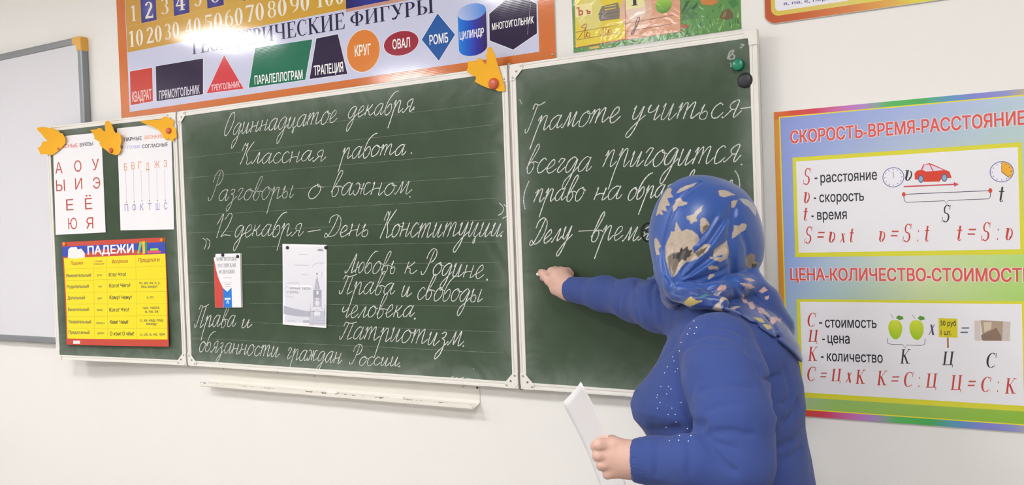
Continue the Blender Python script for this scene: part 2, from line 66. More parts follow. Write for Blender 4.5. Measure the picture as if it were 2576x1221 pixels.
'bk_logo': [['D8ECFF',[[0.2275,0.2698],[0.2589,0.2714],[0.2591,0.2638],[0.2276,0.2626]]],['D8ECFF',[[0.236,0.2484],[0.2382,0.26],[0.2476,0.2601],[0.2487,0.2486],[0.244,0.2485],[0.2432,0.2559],[0.2415,0.2559],[0.2404,0.2485]]]],
'bk_text': [['КОНСТИТУЦИЯ',0.1929,0.4114,0.2993,0.4114,0.0144,'serif','4A4C54'],['РОССИЙСКОЙ',0.198,0.3866,0.2936,0.3873,0.0144,'serif','4A4C54'],['ФЕДЕРАЦИИ',0.2035,0.3627,0.2863,0.3636,0.0139,'serif','4A4C54']],
'bk_lines': [['B8B8C0',0.0018,[[0.224,0.3463],[0.2713,0.3469]]],['C4C4CC',0.0012,[[0.2155,0.3295],[0.2718,0.3302]]],['C8C8D0',0.0035,[[0.23,0.3221],[0.2625,0.3226]]],['CCCCD4',0.0035,[[0.231,0.3137],[0.2606,0.3142]]]],
'sh': [[0.5296,0.4696],[0.7386,0.4621],[0.7255,0.1686],[0.5192,0.1757]],
'sh_text': [['Главный закон',0.5428,0.3046,0.6598,0.3029,0.0119,'sans','7C7E8C'],['страны',0.542,0.2909,0.5994,0.2899,0.0114,'sans','A4A6B4'],['главный закон',0.5451,0.3259,0.6043,0.3251,0.0045,'sans','A0A2B0']],
'sh_poly': [['F6F6FA',[[0.5416,0.3179],[0.665,0.3183],[0.6642,0.3015],[0.5406,0.3009]]],['B4B5C4',[[0.5261,0.2446],[0.575,0.2351],[0.6122,0.2295],[0.6491,0.2259],[0.6751,0.2306],[0.6778,0.2125],[0.6481,0.2063],[0.5998,0.2067],[0.5547,0.2101],[0.5252,0.2152]]],['C4C5D2',[[0.6895,0.353],[0.7015,0.3045],[0.676,0.3044]]],['A8A9BA',[[0.6708,0.303],[0.7072,0.3031],[0.7051,0.2754],[0.6701,0.2751]]],['BCBDCB',[[0.6694,0.2751],[0.7072,0.2754],[0.7056,0.2436],[0.6669,0.243]]],['C8C9D5',[[0.6509,0.2246],[0.722,0.2258],[0.7196,0.1801],[0.6484,0.1783]]],['E4E4EC',[[0.6719,0.2263],[0.6843,0.2321],[0.7003,0.2254],[0.6991,0.2038],[0.6707,0.2037]]],['B8B9C8',[[0.617,0.193],[0.6475,0.1951],[0.6469,0.1839],[0.6173,0.1846]]],['EDEDF3',[[0.6852,0.2989],[0.694,0.2989],[0.6933,0.2864],[0.6846,0.2863]]],['EDEDF3',[[0.6821,0.2738],[0.6865,0.2739],[0.6862,0.2683],[0.6818,0.2682]]],['EDEDF3',[[0.6894,0.2739],[0.6937,0.2739],[0.6934,0.2684],[0.6891,0.2683]]],['A0A1B4',[[0.6935,0.4417],[0.7011,0.4485],[0.7191,0.4474],[0.723,0.4398]]]],
'sh_lines': [['8E90A4',0.0009,[[0.6894,0.3641],[0.6892,0.3475],[0.676,0.3044],[0.7022,0.3045],[0.6892,0.3475]]],['8E90A4',0.0009,[[0.6708,0.303],[0.6677,0.243],[0.6607,0.2359],[0.6509,0.2246],[0.6473,0.1775],[0.7202,0.1782],[0.722,0.2272],[0.7082,0.238],[0.7056,0.2449],[0.708,0.3031]]],['8E90A4',0.0009,[[0.6542,0.2526],[0.6526,0.2078]]],['8E90A4',0.0009,[[0.7197,0.2507],[0.7182,0.2091]]],['8E90A4',0.0009,[[0.6693,0.2263],[0.6843,0.2329],[0.7021,0.226],[0.7009,0.2027],[0.6681,0.2025],[0.6693,0.2263]]],['8E90A4',0.0009,[[0.6838,0.3419],[0.6805,0.3058]]],['8E90A4',0.0009,[[0.6929,0.3419],[0.6936,0.3058]]],['8E90A4',0.0009,[[0.651,0.226],[0.722,0.2258]]],['8E90A4',0.0009,[[0.6622,0.1954],[0.7204,0.1954]]],['8E90A4',0.0009,[[0.6488,0.1853],[0.7198,0.1843]]],['C0C1CE',0.0018,[[0.6062,0.4306],[0.6488,0.4285]]],['C0C1CE',0.0018,[[0.5835,0.3923],[0.6523,0.3908]]],['C0C1CE',0.0018,[[0.6153,0.3572],[0.6494,0.3565]]],['C0C1CE',0.0018,[[0.6685,0.3837],[0.6763,0.3934],[0.6985,0.3987],[0.7255,0.3976]]],['C0C1CE',0.0018,[[0.7064,0.3419],[0.7146,0.3612],[0.7095,0.3668]]],['C0C1CE',0.0018,[[0.5452,0.1897],[0.582,0.19]]],['C0C1CE',0.0018,[[0.5439,0.2767],[0.5772,0.2765]]]],
'sh_ell': [0.6872,0.2553,0.0117,0.0117],
'sh_star': [0.6896,0.3608],
'chalkC': [['Одиннадцатое',0.2498,0.8852,0.7925,0.8866,0.0418,1.9,1,0.42],['декабря',0.8533,0.8969,1.1201,0.893,0.0366,2,1.25,0.42],['.',1.13,0.8973,1.1379,0.8965,0.0349,2,1.3,0.42],['Классная',0.3271,0.7719,0.7315,0.7576,0.0385,2.1,1,0.42],['работа',0.818,0.7586,1.0814,0.7548,0.037,2,1.15,0.42],['.',1.1153,0.7549,1.1249,0.7543,0.0352,2,1,0.42],['Разговоры',0.1576,0.6427,0.5768,0.6337,0.0411,2.6,0.7,0.42],['о',0.6562,0.6285,0.7009,0.6306,0.0494,2,1,0.42],['важном',0.7632,0.6332,1.0945,0.6211,0.0402,2.1,1,0.42],['.',1.1039,0.6128,1.1135,0.6123,0.0353,2,1,0.42],['12',0.175,0.4986,0.2548,0.5057,0.0442,2,0.9,0.42],['декабря',0.2841,0.5005,0.6133,0.4966,0.0434,2,1,0.42],['-',0.6451,0.4915,0.6826,0.4934,0.0425,2,1,0.42],['День',0.7266,0.4894,0.9146,0.4875,0.0406,1.85,1,0.42],['Конституции',0.9722,0.482,1.4368,0.473,0.0456,2,1,0.42],['.',1.444,0.4728,1.4525,0.4726,0.042,2,1.3,0.42],['Права',0.0501,0.1529,0.2577,0.1584,0.0437,2.05,1,0.42],['и',0.2996,0.1565,0.3412,0.1576,0.0331,2,1,0.42],['обязанности',0.0645,0.0598,0.4766,0.0514,0.0406,2,1,0.42],['граждан',0.5236,0.0491,0.7726,0.0449,0.0394,2,1,0.42],['России',0.8226,0.0431,1.0232,0.046,0.0306,2.2,1,0.42],['..',1.0298,0.0463,1.0464,0.0471,0.0296,2,1,0.42],['Любовь',0.8156,0.3615,1.0248,0.3579,0.0401,1.75,1,0.42],['к',1.0692,0.3577,1.1032,0.3563,0.0384,2,1,0.42],['Родине',1.1416,0.3548,1.3645,0.3415,0.0419,1.9,1,0.42],['.',1.3878,0.3377,1.3965,0.3377,0.0401,2,1.2,0.42],['Права',0.7905,0.2894,1.0114,0.287,0.0402,1.7,1,0.42],['и',1.0509,0.282,1.0819,0.2809,0.0346,2,1,0.42],['свободы',1.1156,0.276,1.3553,0.2645,0.0421,2,1,0.42],['человека',0.7845,0.2058,1.0885,0.2135,0.0404,2,1,0.42],['.',1.1044,0.2086,1.1157,0.2088,0.0422,2,1.2,0.42],['Патриотизм',0.7843,0.1333,1.2758,0.1226,0.0461,1.4,1,0.42],['.',1.2911,0.1257,1.3001,0.126,0.041,2,1,0.42]],
'chalkR': [['Грамоте',0.0501,0.7891,0.3457,0.7947,0.041,2.1,1,0.42],['учиться',0.3921,0.7927,0.6915,0.7726,0.0417,2,0.9,0.42],['-',0.7003,0.7792,0.7319,0.7793,0.0401,2,1.2,0.42],['всегда',0.0437,0.6636,0.2515,0.659,0.0411,2,1,0.42],['пригодится',0.2986,0.6629,0.6879,0.6549,0.0461,2,0.95,0.42],['.',0.7025,0.6443,0.711,0.6438,0.0424,2,1.2,0.42],['право',0.0676,0.5727,0.2264,0.5738,0.0374,2,1,0.42],['на',0.2687,0.5719,0.3438,0.5696,0.036,2,1,0.42],['образование',0.3744,0.5682,0.6693,0.5738,0.034,2,1,0.42],['.',0.7087,0.5686,0.7171,0.5682,0.0403,2,1,0.42],['Делу',0.0499,0.4411,0.1816,0.4575,0.0388,2.1,1,0.42],['-',0.2092,0.4628,0.2454,0.4619,0.0423,2,1,0.42],['время',0.2527,0.4512,0.433,0.4506,0.0408,2,1,0.42]],
'marksC': [[[1.4455,0.5779],[1.4592,0.5637],[1.4542,0.5467],[1.4396,0.5398]],[[1.461,0.5735],[1.476,0.5581],[1.4723,0.5386],[1.4549,0.5294]],[[0.116,0.5001],[0.133,0.4904],[0.1297,0.4721],[0.12,0.4569]],[[0.1358,0.4996],[0.1526,0.4885],[0.1493,0.4686],[0.1398,0.4565]]],
'marksR': [[[0.058,0.6409],[0.0429,0.6114],[0.0362,0.5814],[0.0406,0.5544]],[[0.6872,0.6326],[0.6963,0.615],[0.6987,0.5904],[0.6927,0.5673]]],
'rules': [0.8933,0.8202,0.742,0.6723,0.5944,0.5262,0.4653,0.4,0.3333,0.2552,0.1839,0.1136],
'scribC': [[[1.236,0.0189],[1.2517,0.025],[1.2452,0.0182],[1.2668,0.0219]],[[1.2743,0.0198],[1.2897,0.0245],[1.2849,0.0191]],[[1.3002,0.0225],[1.327,0.0202]],[[1.3285,0.0546],[1.3299,0.0521]]],
'scribR': [[[0.6761,0.9325],[0.6842,0.9506],[0.6939,0.9514],[0.6794,0.9342],[0.6932,0.9314],[0.6946,0.9408],[0.6861,0.9429]],[[0.7123,0.9658],[0.7218,0.9646],[0.711,0.9565]],[[0.6833,0.921],[0.6873,0.9131],[0.683,0.9126]],[[0.0348,0.891],[0.0426,0.8757]]],
'wb': [-0.573,1.3784,-0.6374,1.3516,-0.9977,0.0895,-1.0002,0.0568,-1.2008,1.4142]}
# ------------------------------------------------------------------ helpers
COL = C.scene.collection
def lin(h):
    v=[int(h[i:i+2],16)/255 for i in (0,2,4)]
    return tuple((x/12.92 if x<=.04045 else ((x+.055)/1.055)**2.4) for x in v)
def mat(name, col, rough=.5, spec=.5, metal=0.0, bump=None, noise=None, **kw):
    m=bpy.data.materials.new(name); m.use_nodes=True
    nt=m.node_tree; b=nt.nodes['Principled BSDF']
    b.inputs['Base Color'].default_value=(*(lin(col) if isinstance(col,str) else col),1)
    b.inputs['Roughness'].default_value=rough; b.inputs['Metallic'].default_value=metal
    b.inputs['Specular IOR Level'].default_value=spec
    for k,v in kw.items(): b.inputs[k.replace('_',' ')].default_value=v
    if noise:            # (scale, amount): slight colour variation
        tc=nt.nodes.new('ShaderNodeTexCoord'); n=nt.nodes.new('ShaderNodeTexNoise'); n.inputs['Scale'].default_value=noise[0]; n.inputs['Detail'].default_value=4
        mx=nt.nodes.new('ShaderNodeMix'); mx.data_type='RGBA'
        c0=b.inputs['Base Color'].default_value[:3]
        mx.inputs[6].default_value=(*[x*(1-noise[1]) for x in c0],1); mx.inputs[7].default_value=(*[min(1,x*(1+noise[1])) for x in c0],1)
        nt.links.new(tc.outputs['Object'],n.inputs['Vector']); nt.links.new(n.outputs['Fac'],mx.inputs[0]); nt.links.new(mx.outputs[2],b.inputs['Base Color'])
    if bump:             # (scale, strength, distance)
        tc=nt.nodes.new('ShaderNodeTexCoord'); n=nt.nodes.new('ShaderNodeTexNoise'); n.inputs['Scale'].default_value=bump[0]; n.inputs['Detail'].default_value=3
        bp=nt.nodes.new('ShaderNodeBump'); bp.inputs['Strength'].default_value=bump[1]; bp.inputs['Distance'].default_value=bump[2]
        nt.links.new(tc.outputs['Object'],n.inputs['Vector']); nt.links.new(n.outputs['Fac'],bp.inputs['Height']); nt.links.new(bp.outputs['Normal'],b.inputs['Normal'])
    return m
def print_mat(name, rough=.3, spec=.5, flute=None, wrinkle=None, coat=0):
    """printed sheet: colour from the mesh colour attribute"""
    m=mat(name,'FFFFFF',rough,spec); nt=m.node_tree; b=nt.nodes['Principled BSDF']
    a=nt.nodes.new('ShaderNodeVertexColor'); a.layer_name='Col'
    nt.links.new(a.outputs['Color'],b.inputs['Base Color'])
    if coat: b.inputs['Coat Weight'].default_value=coat; b.inputs['Coat Roughness'].default_value=.12
    if flute or wrinkle:
        tc=nt.nodes.new('ShaderNodeTexCoord'); bp=nt.nodes.new('ShaderNodeBump')
        if flute:
            w=nt.nodes.new('ShaderNodeTexWave'); w.bands_direction='Y'; w.inputs['Scale'].default_value=flute[0]; w.inputs['Distortion'].default_value=.6
            bp.inputs['Distance'].default_value=flute[1]; h=w.outputs['Fac']
        else:
            w=nt.nodes.new('ShaderNodeTexNoise'); w.inputs['Scale'].default_value=wrinkle[0]; w.inputs['Detail'].default_value=2; w.inputs['Distortion'].default_value=1.2
            bp.inputs['Distance'].default_value=wrinkle[1]; h=w.outputs['Fac']
        nt.links.new(tc.outputs['Object'],w.inputs['Vector']); nt.links.new(h,bp.inputs['Height'])
        nt.links.new(bp.outputs['Normal'],b.inputs['Normal'])
        if coat: nt.links.new(bp.outputs['Normal'],b.inputs['Coat Normal'])
    return m
def link(name, me, m=None, parent=None, M=None):
    o=bpy.data.objects.new(name,me); COL.objects.link(o)
    if m is not None and me is not None:
        for x in (m if isinstance(m,(list,tuple)) else [m]): me.materials.append(x)
    if parent is not None: o.parent=parent
    if M is not None: o.matrix_basis=M
    return o
def tag(o,label=None,cat=None,group=None,kind=None):
    if label: o['label']=label
    if cat: o['category']=cat
    if group: o['group']=group
    if kind: o['kind']=kind
    return o
def mesh(name,V,F,smooth=False):
    me=bpy.data.meshes.new(name); me.from_pydata([tuple(map(float,v)) for v in V],[],F); me.update()
    if smooth: me.polygons.foreach_set('use_smooth',[True]*len(me.polygons))
    return me
def from_bm(bm,name,smooth=False):
    me=bpy.data.meshes.new(name); bm.normal_update(); bm.to_mesh(me); bm.free()
    if smooth: me.polygons.foreach_set('use_smooth',[True]*len(me.polygons))
    return me
def bm_box(bm,x0,x1,y0,y1,z0,z1,bev=0,seg=2):
    r=bmesh.ops.create_cube(bm,size=1)
    vs=r['verts']; bmesh.ops.scale(bm,vec=(x1-x0,y1-y0,z1-z0),verts=vs); bmesh.ops.translate(bm,vec=((x0+x1)/2,(y0+y1)/2,(z0+z1)/2),verts=vs)
    if bev:
        es=list({e for v in vs for e in v.link_edges})
        bmesh.ops.bevel(bm,geom=es,offset=bev,segments=seg,profile=.5,affect='EDGES')
def box(name,x0,x1,y0,y1,z0,z1,m,parent=None,bev=0,M=None):
    bm=bmesh.new(); bm_box(bm,x0,x1,y0,y1,z0,z1,bev); return link(name,from_bm(bm,name),m,parent,M)
def bm_prism(bm,pts,z0,z1,bev=0):
    a=sum(pts[i][0]*pts[(i+1)%len(pts)][1]-pts[(i+1)%len(pts)][0]*pts[i][1] for i in range(len(pts)))
    if a<0: pts=pts[::-1]
    vs=[bm.verts.new((p[0],p[1],z1)) for p in pts]; f=bm.faces.new(vs)
    lo=[bm.verts.new((p[0],p[1],z0)) for p in pts]
    n=len(pts); bm.faces.new(lo[::-1])
    for i in range(n): bm.faces.new((vs[i],lo[i],lo[(i+1)%n],vs[(i+1)%n]))
    if bev: bmesh.ops.bevel(bm,geom=list(f.edges),offset=bev,segments=2,profile=.5,affect='EDGES')
def lathe_bm(bm,prof,seg=24,c=(0,0,0),sx=1,sy=1):
    """profile (r,z) turned about local z, open ends closed when r=0"""
    rings=[]
    for r,z in prof:
        if r<1e-6: rings.append([bm.verts.new((c[0],c[1],c[2]+z))])
        else: rings.append([bm.verts.new((c[0]+sx*r*math.cos(2*PI*i/seg),c[1]+sy*r*math.sin(2*PI*i/seg),c[2]+z)) for i in range(seg)])
    for a,b in zip(rings,rings[1:]):
        for i in range(seg):
            j=(i+1)%seg
            if len(a)==1: bm.faces.new((a[0],b[i],b[j])) if len(b)>1 else None
            elif len(b)==1: bm.faces.new((a[i],b[0],a[j]))
            else: bm.faces.new((a[i],b[i],b[j],a[j]))
    bmesh.ops.recalc_face_normals(bm,faces=bm.faces)
# surface frames: local x along the surface, y up, z out of it towards the room
def frame(o,u,n):
    o=Vector(o); u=Vector(u); n=Vector(n); v=n.cross(u)
    return Matrix(((u.x,v.x,n.x,o.x),(u.y,v.y,n.y,o.y),(u.z,v.z,n.z,o.z),(0,0,0,1)))
WALL_Y=.045
M_WALL=frame((0,WALL_Y,0),(1,0,0),(0,-1,0))
M_CEN=frame((0,0,0),(1,0,0),(0,-1,0))
M_RIGHT=frame((WC,0,0),(math.cos(AR),-math.sin(AR),0),(-math.sin(AR),-math.cos(AR),0))
M_LEFT=frame((-WL*math.cos(AL),-WL*math.sin(AL),0),(math.cos(AL),math.sin(AL),0),(math.sin(AL),-math.cos(AL),0))
def off(M,w,x=0,y=0): return M@Matrix.Translation((x,y,w))
# ------------------------------------------------------------------ printing: flat coloured shapes and lettering, in metres on a sheet
STEP=.00007
class Print:
    def __init__(s): s.V=[];s.F=[];s.K=[]
    def face(s,pts,cols,z):
        b=len(s.V); s.V+= [(p[0],p[1],z) for p in pts]
        idx=list(range(b,b+len(pts)))
        a=sum(pts[i][0]*pts[(i+1)%len(pts)][1]-pts[(i+1)%len(pts)][0]*pts[i][1] for i in range(len(pts)))
        if a<0: idx=idx[::-1]; cols=cols[::-1] if isinstance(cols,list) else cols
        s.F.append(idx); s.K.append(cols if isinstance(cols,list) else [cols]*len(idx))
    def poly(s,pts,col,layer): s.face(pts,lin(col),layer*STEP)
    def rect(s,x0,y0,x1,y1,col,layer): s.poly([(x0,y0),(x1,y0),(x1,y1),(x0,y1)],col,layer)
    def grad(s,x0,y0,x1,y1,f,layer,nx=8,ny=1):
        """rectangle whose printed colour is f(u,v)"""
        for i in range(nx):
            for j in range(ny):
                q=[(i/nx,j/ny),((i+1)/nx,j/ny),((i+1)/nx,(j+1)/ny),(i/nx,(j+1)/ny)]
                s.face([(x0+(x1-x0)*u,y0+(y1-y0)*v) for u,v in q],[f(u,v) for u,v in q],layer*STEP)
    def ell(s,cx,cy,rx,ry,col,layer,n=40,a0=0,a1=2*PI,f=None):
        pts=[(cx+rx*math.cos(a0+(a1-a0)*i/n),cy+ry*math.sin(a0+(a1-a0)*i/n)) for i in range(n if a1-a0>6.2 else n+1)]
        if a1-a0<6.2: pts=[(cx,cy)]+pts
        if f: s.face(pts,[f((p[0]-cx)/rx,(p[1]-cy)/ry) for p in pts],layer*STEP)
        else: s.poly(pts,col,layer)
    def ring(s,cx,cy,rx,ry,w,col,layer,n=40):
        for i in range(n):
            a,b=2*PI*i/n,2*PI*(i+1)/n
            s.poly([(cx+rx*math.cos(a),cy+ry*math.sin(a)),(cx+rx*math.cos(b),cy+ry*math.sin(b)),(cx+(rx-w)*math.cos(b),cy+(ry-w)*math.sin(b)),(cx+(rx-w)*math.cos(a),cy+(ry-w)*math.sin(a))],col,layer)
    def line(s,pts,w,col,layer):
        for L,R in ribbon(pts,w): s.face([L[0],L[1],R[1],R[0]],lin(col),layer*STEP)
    def text(s,t,layer):
        st,x0,y0,x1,y1,h,style,col=t
        for poly in glyphs(st,style):
            pts=[]
            for u,v in poly:
                pts.append((x0+(x1-x0)*u-(0 if style not in('ital','italb') else 0),y0+(y1-y0)*u+h*v))
            s.poly(pts,col,layer)
    def build(s,name,m,parent,M=None):
        me=mesh(name,s.V,s.F)
        at=me.color_attributes.new('Col','FLOAT_COLOR','CORNER')
        arr=np.ones((len(me.loops),4),np.float32); arr[:,:3]=np.array([c for k in s.K for c in k])
        at.data.foreach_set('color',arr.ravel())
        return link(name,me,m,parent,M)
def ribbon(pts,w):
    """left/right edge pairs of a polyline"""
    P=[np.array(p[:2],float) for p in pts]; n=len(P); out=[]
    L=[];R=[]
    for i in range(n):
        d=P[min(i+1,n-1)]-P[max(i-1,0)]; d=d/(np.hypot(*d)+1e-9); q=np.array([-d[1],d[0]])*w/2
        L.append(tuple(P[i]+q)); R.append(tuple(P[i]-q))
    return [((L[i],L[i+1]),(R[i],R[i+1])) for i in range(n-1)]
def catmull(pts,k=6):
    P=[np.array(p[:2],float) for p in pts]
    if len(P)<3: return [tuple(p) for p in P]
    P=[2*P[0]-P[1]]+P+[2*P[-1]-P[-2]]; out=[]
    for i in range(1,len(P)-2):
        a,b,c,d=P[i-1:i+3]
        for j in range(k):
            t=j/k; out.append(tuple(.5*((2*b)+(c-a)*t+(2*a-5*b+4*c-d)*t*t+(3*b-a-3*c+d)*t**3)))
    out.append(tuple(P[-2])); return out
# ---- lettering. Sans styles come from Blender's built-in face; the serif faces are drawn here
_fc={}; _lc={}
def union(loops):
    """triangles covering the union of closed loops (non-zero winding rule)"""
    V=[];E=[]
    for l in loops:
        k=len(V); V+=[Vector(p) for p in l]; E+=[(k+i,k+(i+1)%len(l)) for i in range(len(l))]
    A_=np.array([[V[a].x,V[a].y,V[b].x,V[b].y] for a,b in E])
    vo,_,fo,_,_,_=delaunay_2d_cdt(V,E,[],0,1e-5)
    T3=np.array([[vo[i][:] for i in f] for f in fo]); c=T3.mean(1); cx,cy=c[:,:1],c[:,1:]
    x1,y1,x2,y2=A_.T; xx=x1+(cy-y1)/np.where(abs(y2-y1)<1e-12,1e-12,y2-y1)*(x2-x1)
    w_=((y1<=cy)&(y2>cy)&(xx>cx)).sum(1)-((y2<=cy)&(y1>cy)&(xx>cx)).sum(1)
    return [[tuple(p) for p in t] for t,k in zip(T3,w_) if k]
def font_polys(st,offset):
    k=(st,offset)
    if k in _fc: return _fc[k]
    c=bpy.data.curves.new('tmp','FONT'); c.body=st; c.resolution_u=3; c.fill_mode='NONE'
    o=bpy.data.objects.new('tmp',c); COL.objects.link(o); C.view_layer.update()
    dg=C.evaluated_depsgraph_get(); me=bpy.data.meshes.new_from_object(o.evaluated_get(dg))
    V=[tuple(v.co[:2]) for v in me.vertices]; cut={i for i in range(1,len(V))}
    for e in me.edges:
        a,b=sorted(e.vertices)
        if b-a==1: cut.discard(b)
    ends=sorted(cut)+[len(V)]; st0=0; loops=[]
    for e in ends:
        if e-st0>2: loops.append(V[st0:e])
        st0=e
    bpy.data.objects.remove(o); bpy.data.curves.remove(c); bpy.data.meshes.remove(me)
    # one cluster of contours per letter
    loops.sort(key=lambda l:min(p[0] for p in l)); cl=[]; r=[]
    for l in loops:
        x0,x1=min(p[0] for p in l),max(p[0] for p in l)
        if cl and x0<cl[-1][1]-.002: cl[-1][0].append(l); cl[-1][1]=max(cl[-1][1],x1)
        else: cl.append([[l],x1])
    for ls,_ in cl:
        xm=min(p[0] for l in ls for p in l); key=(offset,tuple(round(q,2) for l in ls for p in l[::3] for q in (p[0]-xm,p[1])))
        if key not in _lc:
            ls=[[(x-xm,y) for x,y in l] for l in ls]
            if offset>.01: ls=ls+[[(x+dx*offset,y+dy*offset) for x,y in l] for l in ls for dx,dy in ((.85,.7),(-.85,.7),(.85,-.7),(-.85,-.7))]
            _lc[key]=union(ls)
        r+=[[(x+xm,y) for x,y in t] for t in _lc[key]]
    _fc[k]=r; return r
CAPH=.73
def E_(cx,cy,rx,ry,tx,ty,a0=0,a1=360,n=20):
    """elliptical stroke: thick tx at the sides, thin ty at top and bottom"""
    out=[]
    for i in range(n):
        q=[]
        for a in (a0+(a1-a0)*i/n,a0+(a1-a0)*(i+1)/n):
            a=math.radians(a); q.append((cx+rx*math.cos(a),cy+ry*math.sin(a))); q.append((cx+(rx-tx)*math.cos(a),cy+(ry-ty)*math.sin(a)))
        out.append([q[0],q[2],q[3],q[1]])
    return out
K_=.145; H_=.045
def R_(x0,y0,x1,y1): return [(x0,y0),(x1,y0),(x1,y1),(x0,y1)]
def S_(x,y0=0,y1=1,w=K_,sf=.07,b=True,t=True):
    r=[R_(x,y0,x+w,y1)]
    if b: r.append(R_(x-sf,y0,x+w+sf,y0+H_))
    if t: r.append(R_(x-sf,y1-H_,x+w+sf,y1))
    return r
def L_(x0,y0,x1,y1,w): 
    return [[(x0,y0),(x0+w,y0),(x1+w,y1),(x1,y1)]]
def serif(ch):
    if ch=='Г': return .62,S_(.1)+[R_(.1,1-H_,.6,1),[(.6,1),(.6,.72),(.575,.72),(.5,1)]]
    if ch=='Е': return .66,S_(.1)+[R_(.1,1-H_,.6,1),R_(.1,0,.62,H_),R_(.2,.49,.45,.49+H_),R_(.43,.38,.46,.63),[(.6,1),(.6,.74),(.575,.74),(.5,1)],[(.62,0),(.65,.28),(.62,.28),(.53,0)]]
    if ch in 'ОO0': 
        w=.78 if ch!='0' else .52
        return w,E_(w/2,.5,w/2-.03,.515,K_,.04)
    if ch=='М': return .95,S_(.08,w=.05)+S_(.72)+L_(.08,1,.4,0,.14)+[[(.38,0),(.47,0),(.76,1),(.70,1)]]
    if ch=='Т': return .68,S_(.27,t=False)+[R_(.02,1-H_,.66,1),[(.02,1),(.02,.72),(.045,.72),(.13,1)],[(.66,1),(.66,.72),(.635,.72),(.55,1)]]
    if ch=='Р': return .64,S_(.1)+E_(.3,.74,.3,.26,K_,.04,-90,90,12)+[R_(.2,1-.04,.3,1),R_(.2,.48,.3,.52)]
    if ch=='И': return .86,S_(.1)+S_(.6)+[[(.22,.1),(.22,.18),(.62,.9),(.62,.82)]]
    if ch=='Й': return .86,serif('И')[1]+E_(.42,1.2,.15,.12,.05,.05,180,360,8)
    if ch=='Н': return .86,S_(.1)+S_(.6)+[R_(.2,.48,.62,.48+H_)]
    if ch=='П': return .86,S_(.1)+S_(.6)+[R_(.1,1-H_,.75,1)]
    if ch=='Ц': return .88,S_(.1)+S_(.6)+[R_(.1,0,.84,H_),R_(.8,-.18,.84,.04)]
    if ch=='Ш': return 1.1,S_(.08)+S_(.45)+S_(.82)+[R_(.1,0,.9,H_)]
    if ch=='Ч': return .8,S_(.55)+S_(.08,.5,1,b=False)+E_(.36,.62,.27,.2,K_,.05,180,300,8)+[R_(.4,.42,.6,.47)]
    if ch in 'СC': return .7,E_(.38,.5,.35,.515,K_,.04,55,305,24)+[R_(.6,.68,.64,1.0),R_(.6,.05,.63,.2)]
    if ch=='К': return .8,S_(.1)+L_(.24,.5,.62,1,.05)+L_(.72,0,.36,.62,-.15)+[R_(.53,1-H_,.76,1),R_(.5,0,.82,H_)]
    if ch=='Ф': return .86,S_(.36)+E_(.25+.18,.52,.4,.33,K_,.04)
    if ch=='У': return .76,L_(.4,.3,.1,1,.16)+[[(.66,1),(.61,1),(.3,.1),(.36,.1)],[(.08,.0),(.3,.0),(.4,.18),(.32,.2),(.2,.1),(.08,.14)],R_(.02,1-H_,.34,1),R_(.52,1-H_,.74,1)]
    if ch=='Ы': return .98,S_(.1)+S_(.74)+E_(.32,.27,.3,.27,K_,.04,-90,90,12)+[R_(.2,0,.32,.04),R_(.2,.5,.32,.54)]
    if ch=='Я': return .72,S_(.5)+E_(.36,.74,.3,.26,K_,.04,90,270,12)+[R_(.36,.96,.52,1),R_(.3,.48,.52,.52)]+L_(.02,0,.3,.5,.15)+[R_(0,0,.2,H_)]
    if ch=='Д': return .8,S_(.55,.04,1,b=False)+[[(.12,.04),(.17,.04),(.36,1),(.31,1)],R_(.04,0,.78,.05),R_(.04,-.18,.08,.04),R_(.74,-.18,.78,.04),R_(.3,1-H_,.75,1)]
    if ch=='А': return .8,[[(.1,0),(.15,0),(.42,1),(.37,1)],[(.5,0),(.66,0),(.43,1),(.35,1)],R_(.2,.3,.55,.34),R_(.02,0,.25,H_),R_(.42,0,.76,H_)]
    if ch in 'I': return .4,S_(.12)
    if ch=='1': return .44,S_(.16,t=False)+[[(.16,1),(.31,1),(.31,.9),(.04,.84),(.04,.88)]]
    if ch=='2': return .52,E_(.25,.72,.22,.28,.13,.05,-30,165,14)+[[(.44,.6),(.31,.66),(.03,.05),(.03,0),(.12,0)],R_(.03,0,.48,.13),R_(.46,.0,.5,.24)]
    if ch=='3': return .5,E_(.22,.75,.21,.25,.12,.04,-90,150,14)+E_(.22,.27,.24,.27,.13,.04,-150,90,14)
    if ch=='4': return .54,S_(.28,0,1,w=.13,t=False)+[R_(.02,.26,.5,.34),[(.02,.3),(.08,.3),(.38,1),(.3,1)]]
    if ch=='5': return .5,E_(.22,.32,.25,.32,.13,.05,-150,100,14)+[R_(.08,.5,.13,1),R_(.08,.88,.44,1)]
    if ch=='6': return .52,E_(.26,.32,.24,.33,.12,.04)+E_(.42,.45,.4,.55,.12,.04,95,180,10)
    if ch=='7': return .5,[R_(.03,.87,.48,1),[(.48,1),(.48,.93),(.26,0),(.12,0),(.38,.9)],R_(.03,.74,.06,.9)]
    if ch=='8': return .52,E_(.26,.75,.2,.255,.11,.04)+E_(.26,.27,.23,.28,.12,.04)
    if ch=='9': return .52,E_(.26,.68,.24,.33,.12,.04)+E_(.1,.55,.4,.55,.12,.04,-85,0,10)
    if ch=='S': return .56,E_(.3,.74,.24,.27,.1,.05,40,270,16)+E_(.27,.26,.26,.28,.12,.05,-140,90,16)+[R_(.48,.72,.52,1),R_(.0,.0,.04,.3)]
    if ch=='v': return .5,[[(.06,.95),(.2,.95),(.2,.3),(.08,.3)],R_(.0,.9,.2,.97)]+E_(.25,.33,.18,.34,.12,.05,180,360,12)+E_(.2,.45,.25,.5,.08,.05,-30,75,10)
    if ch=='t': return .34,[R_(.1,.1,.22,1),R_(0,.66,.32,.73)]+E_(.22,.14,.12,.15,.06,.05,180,340,8)
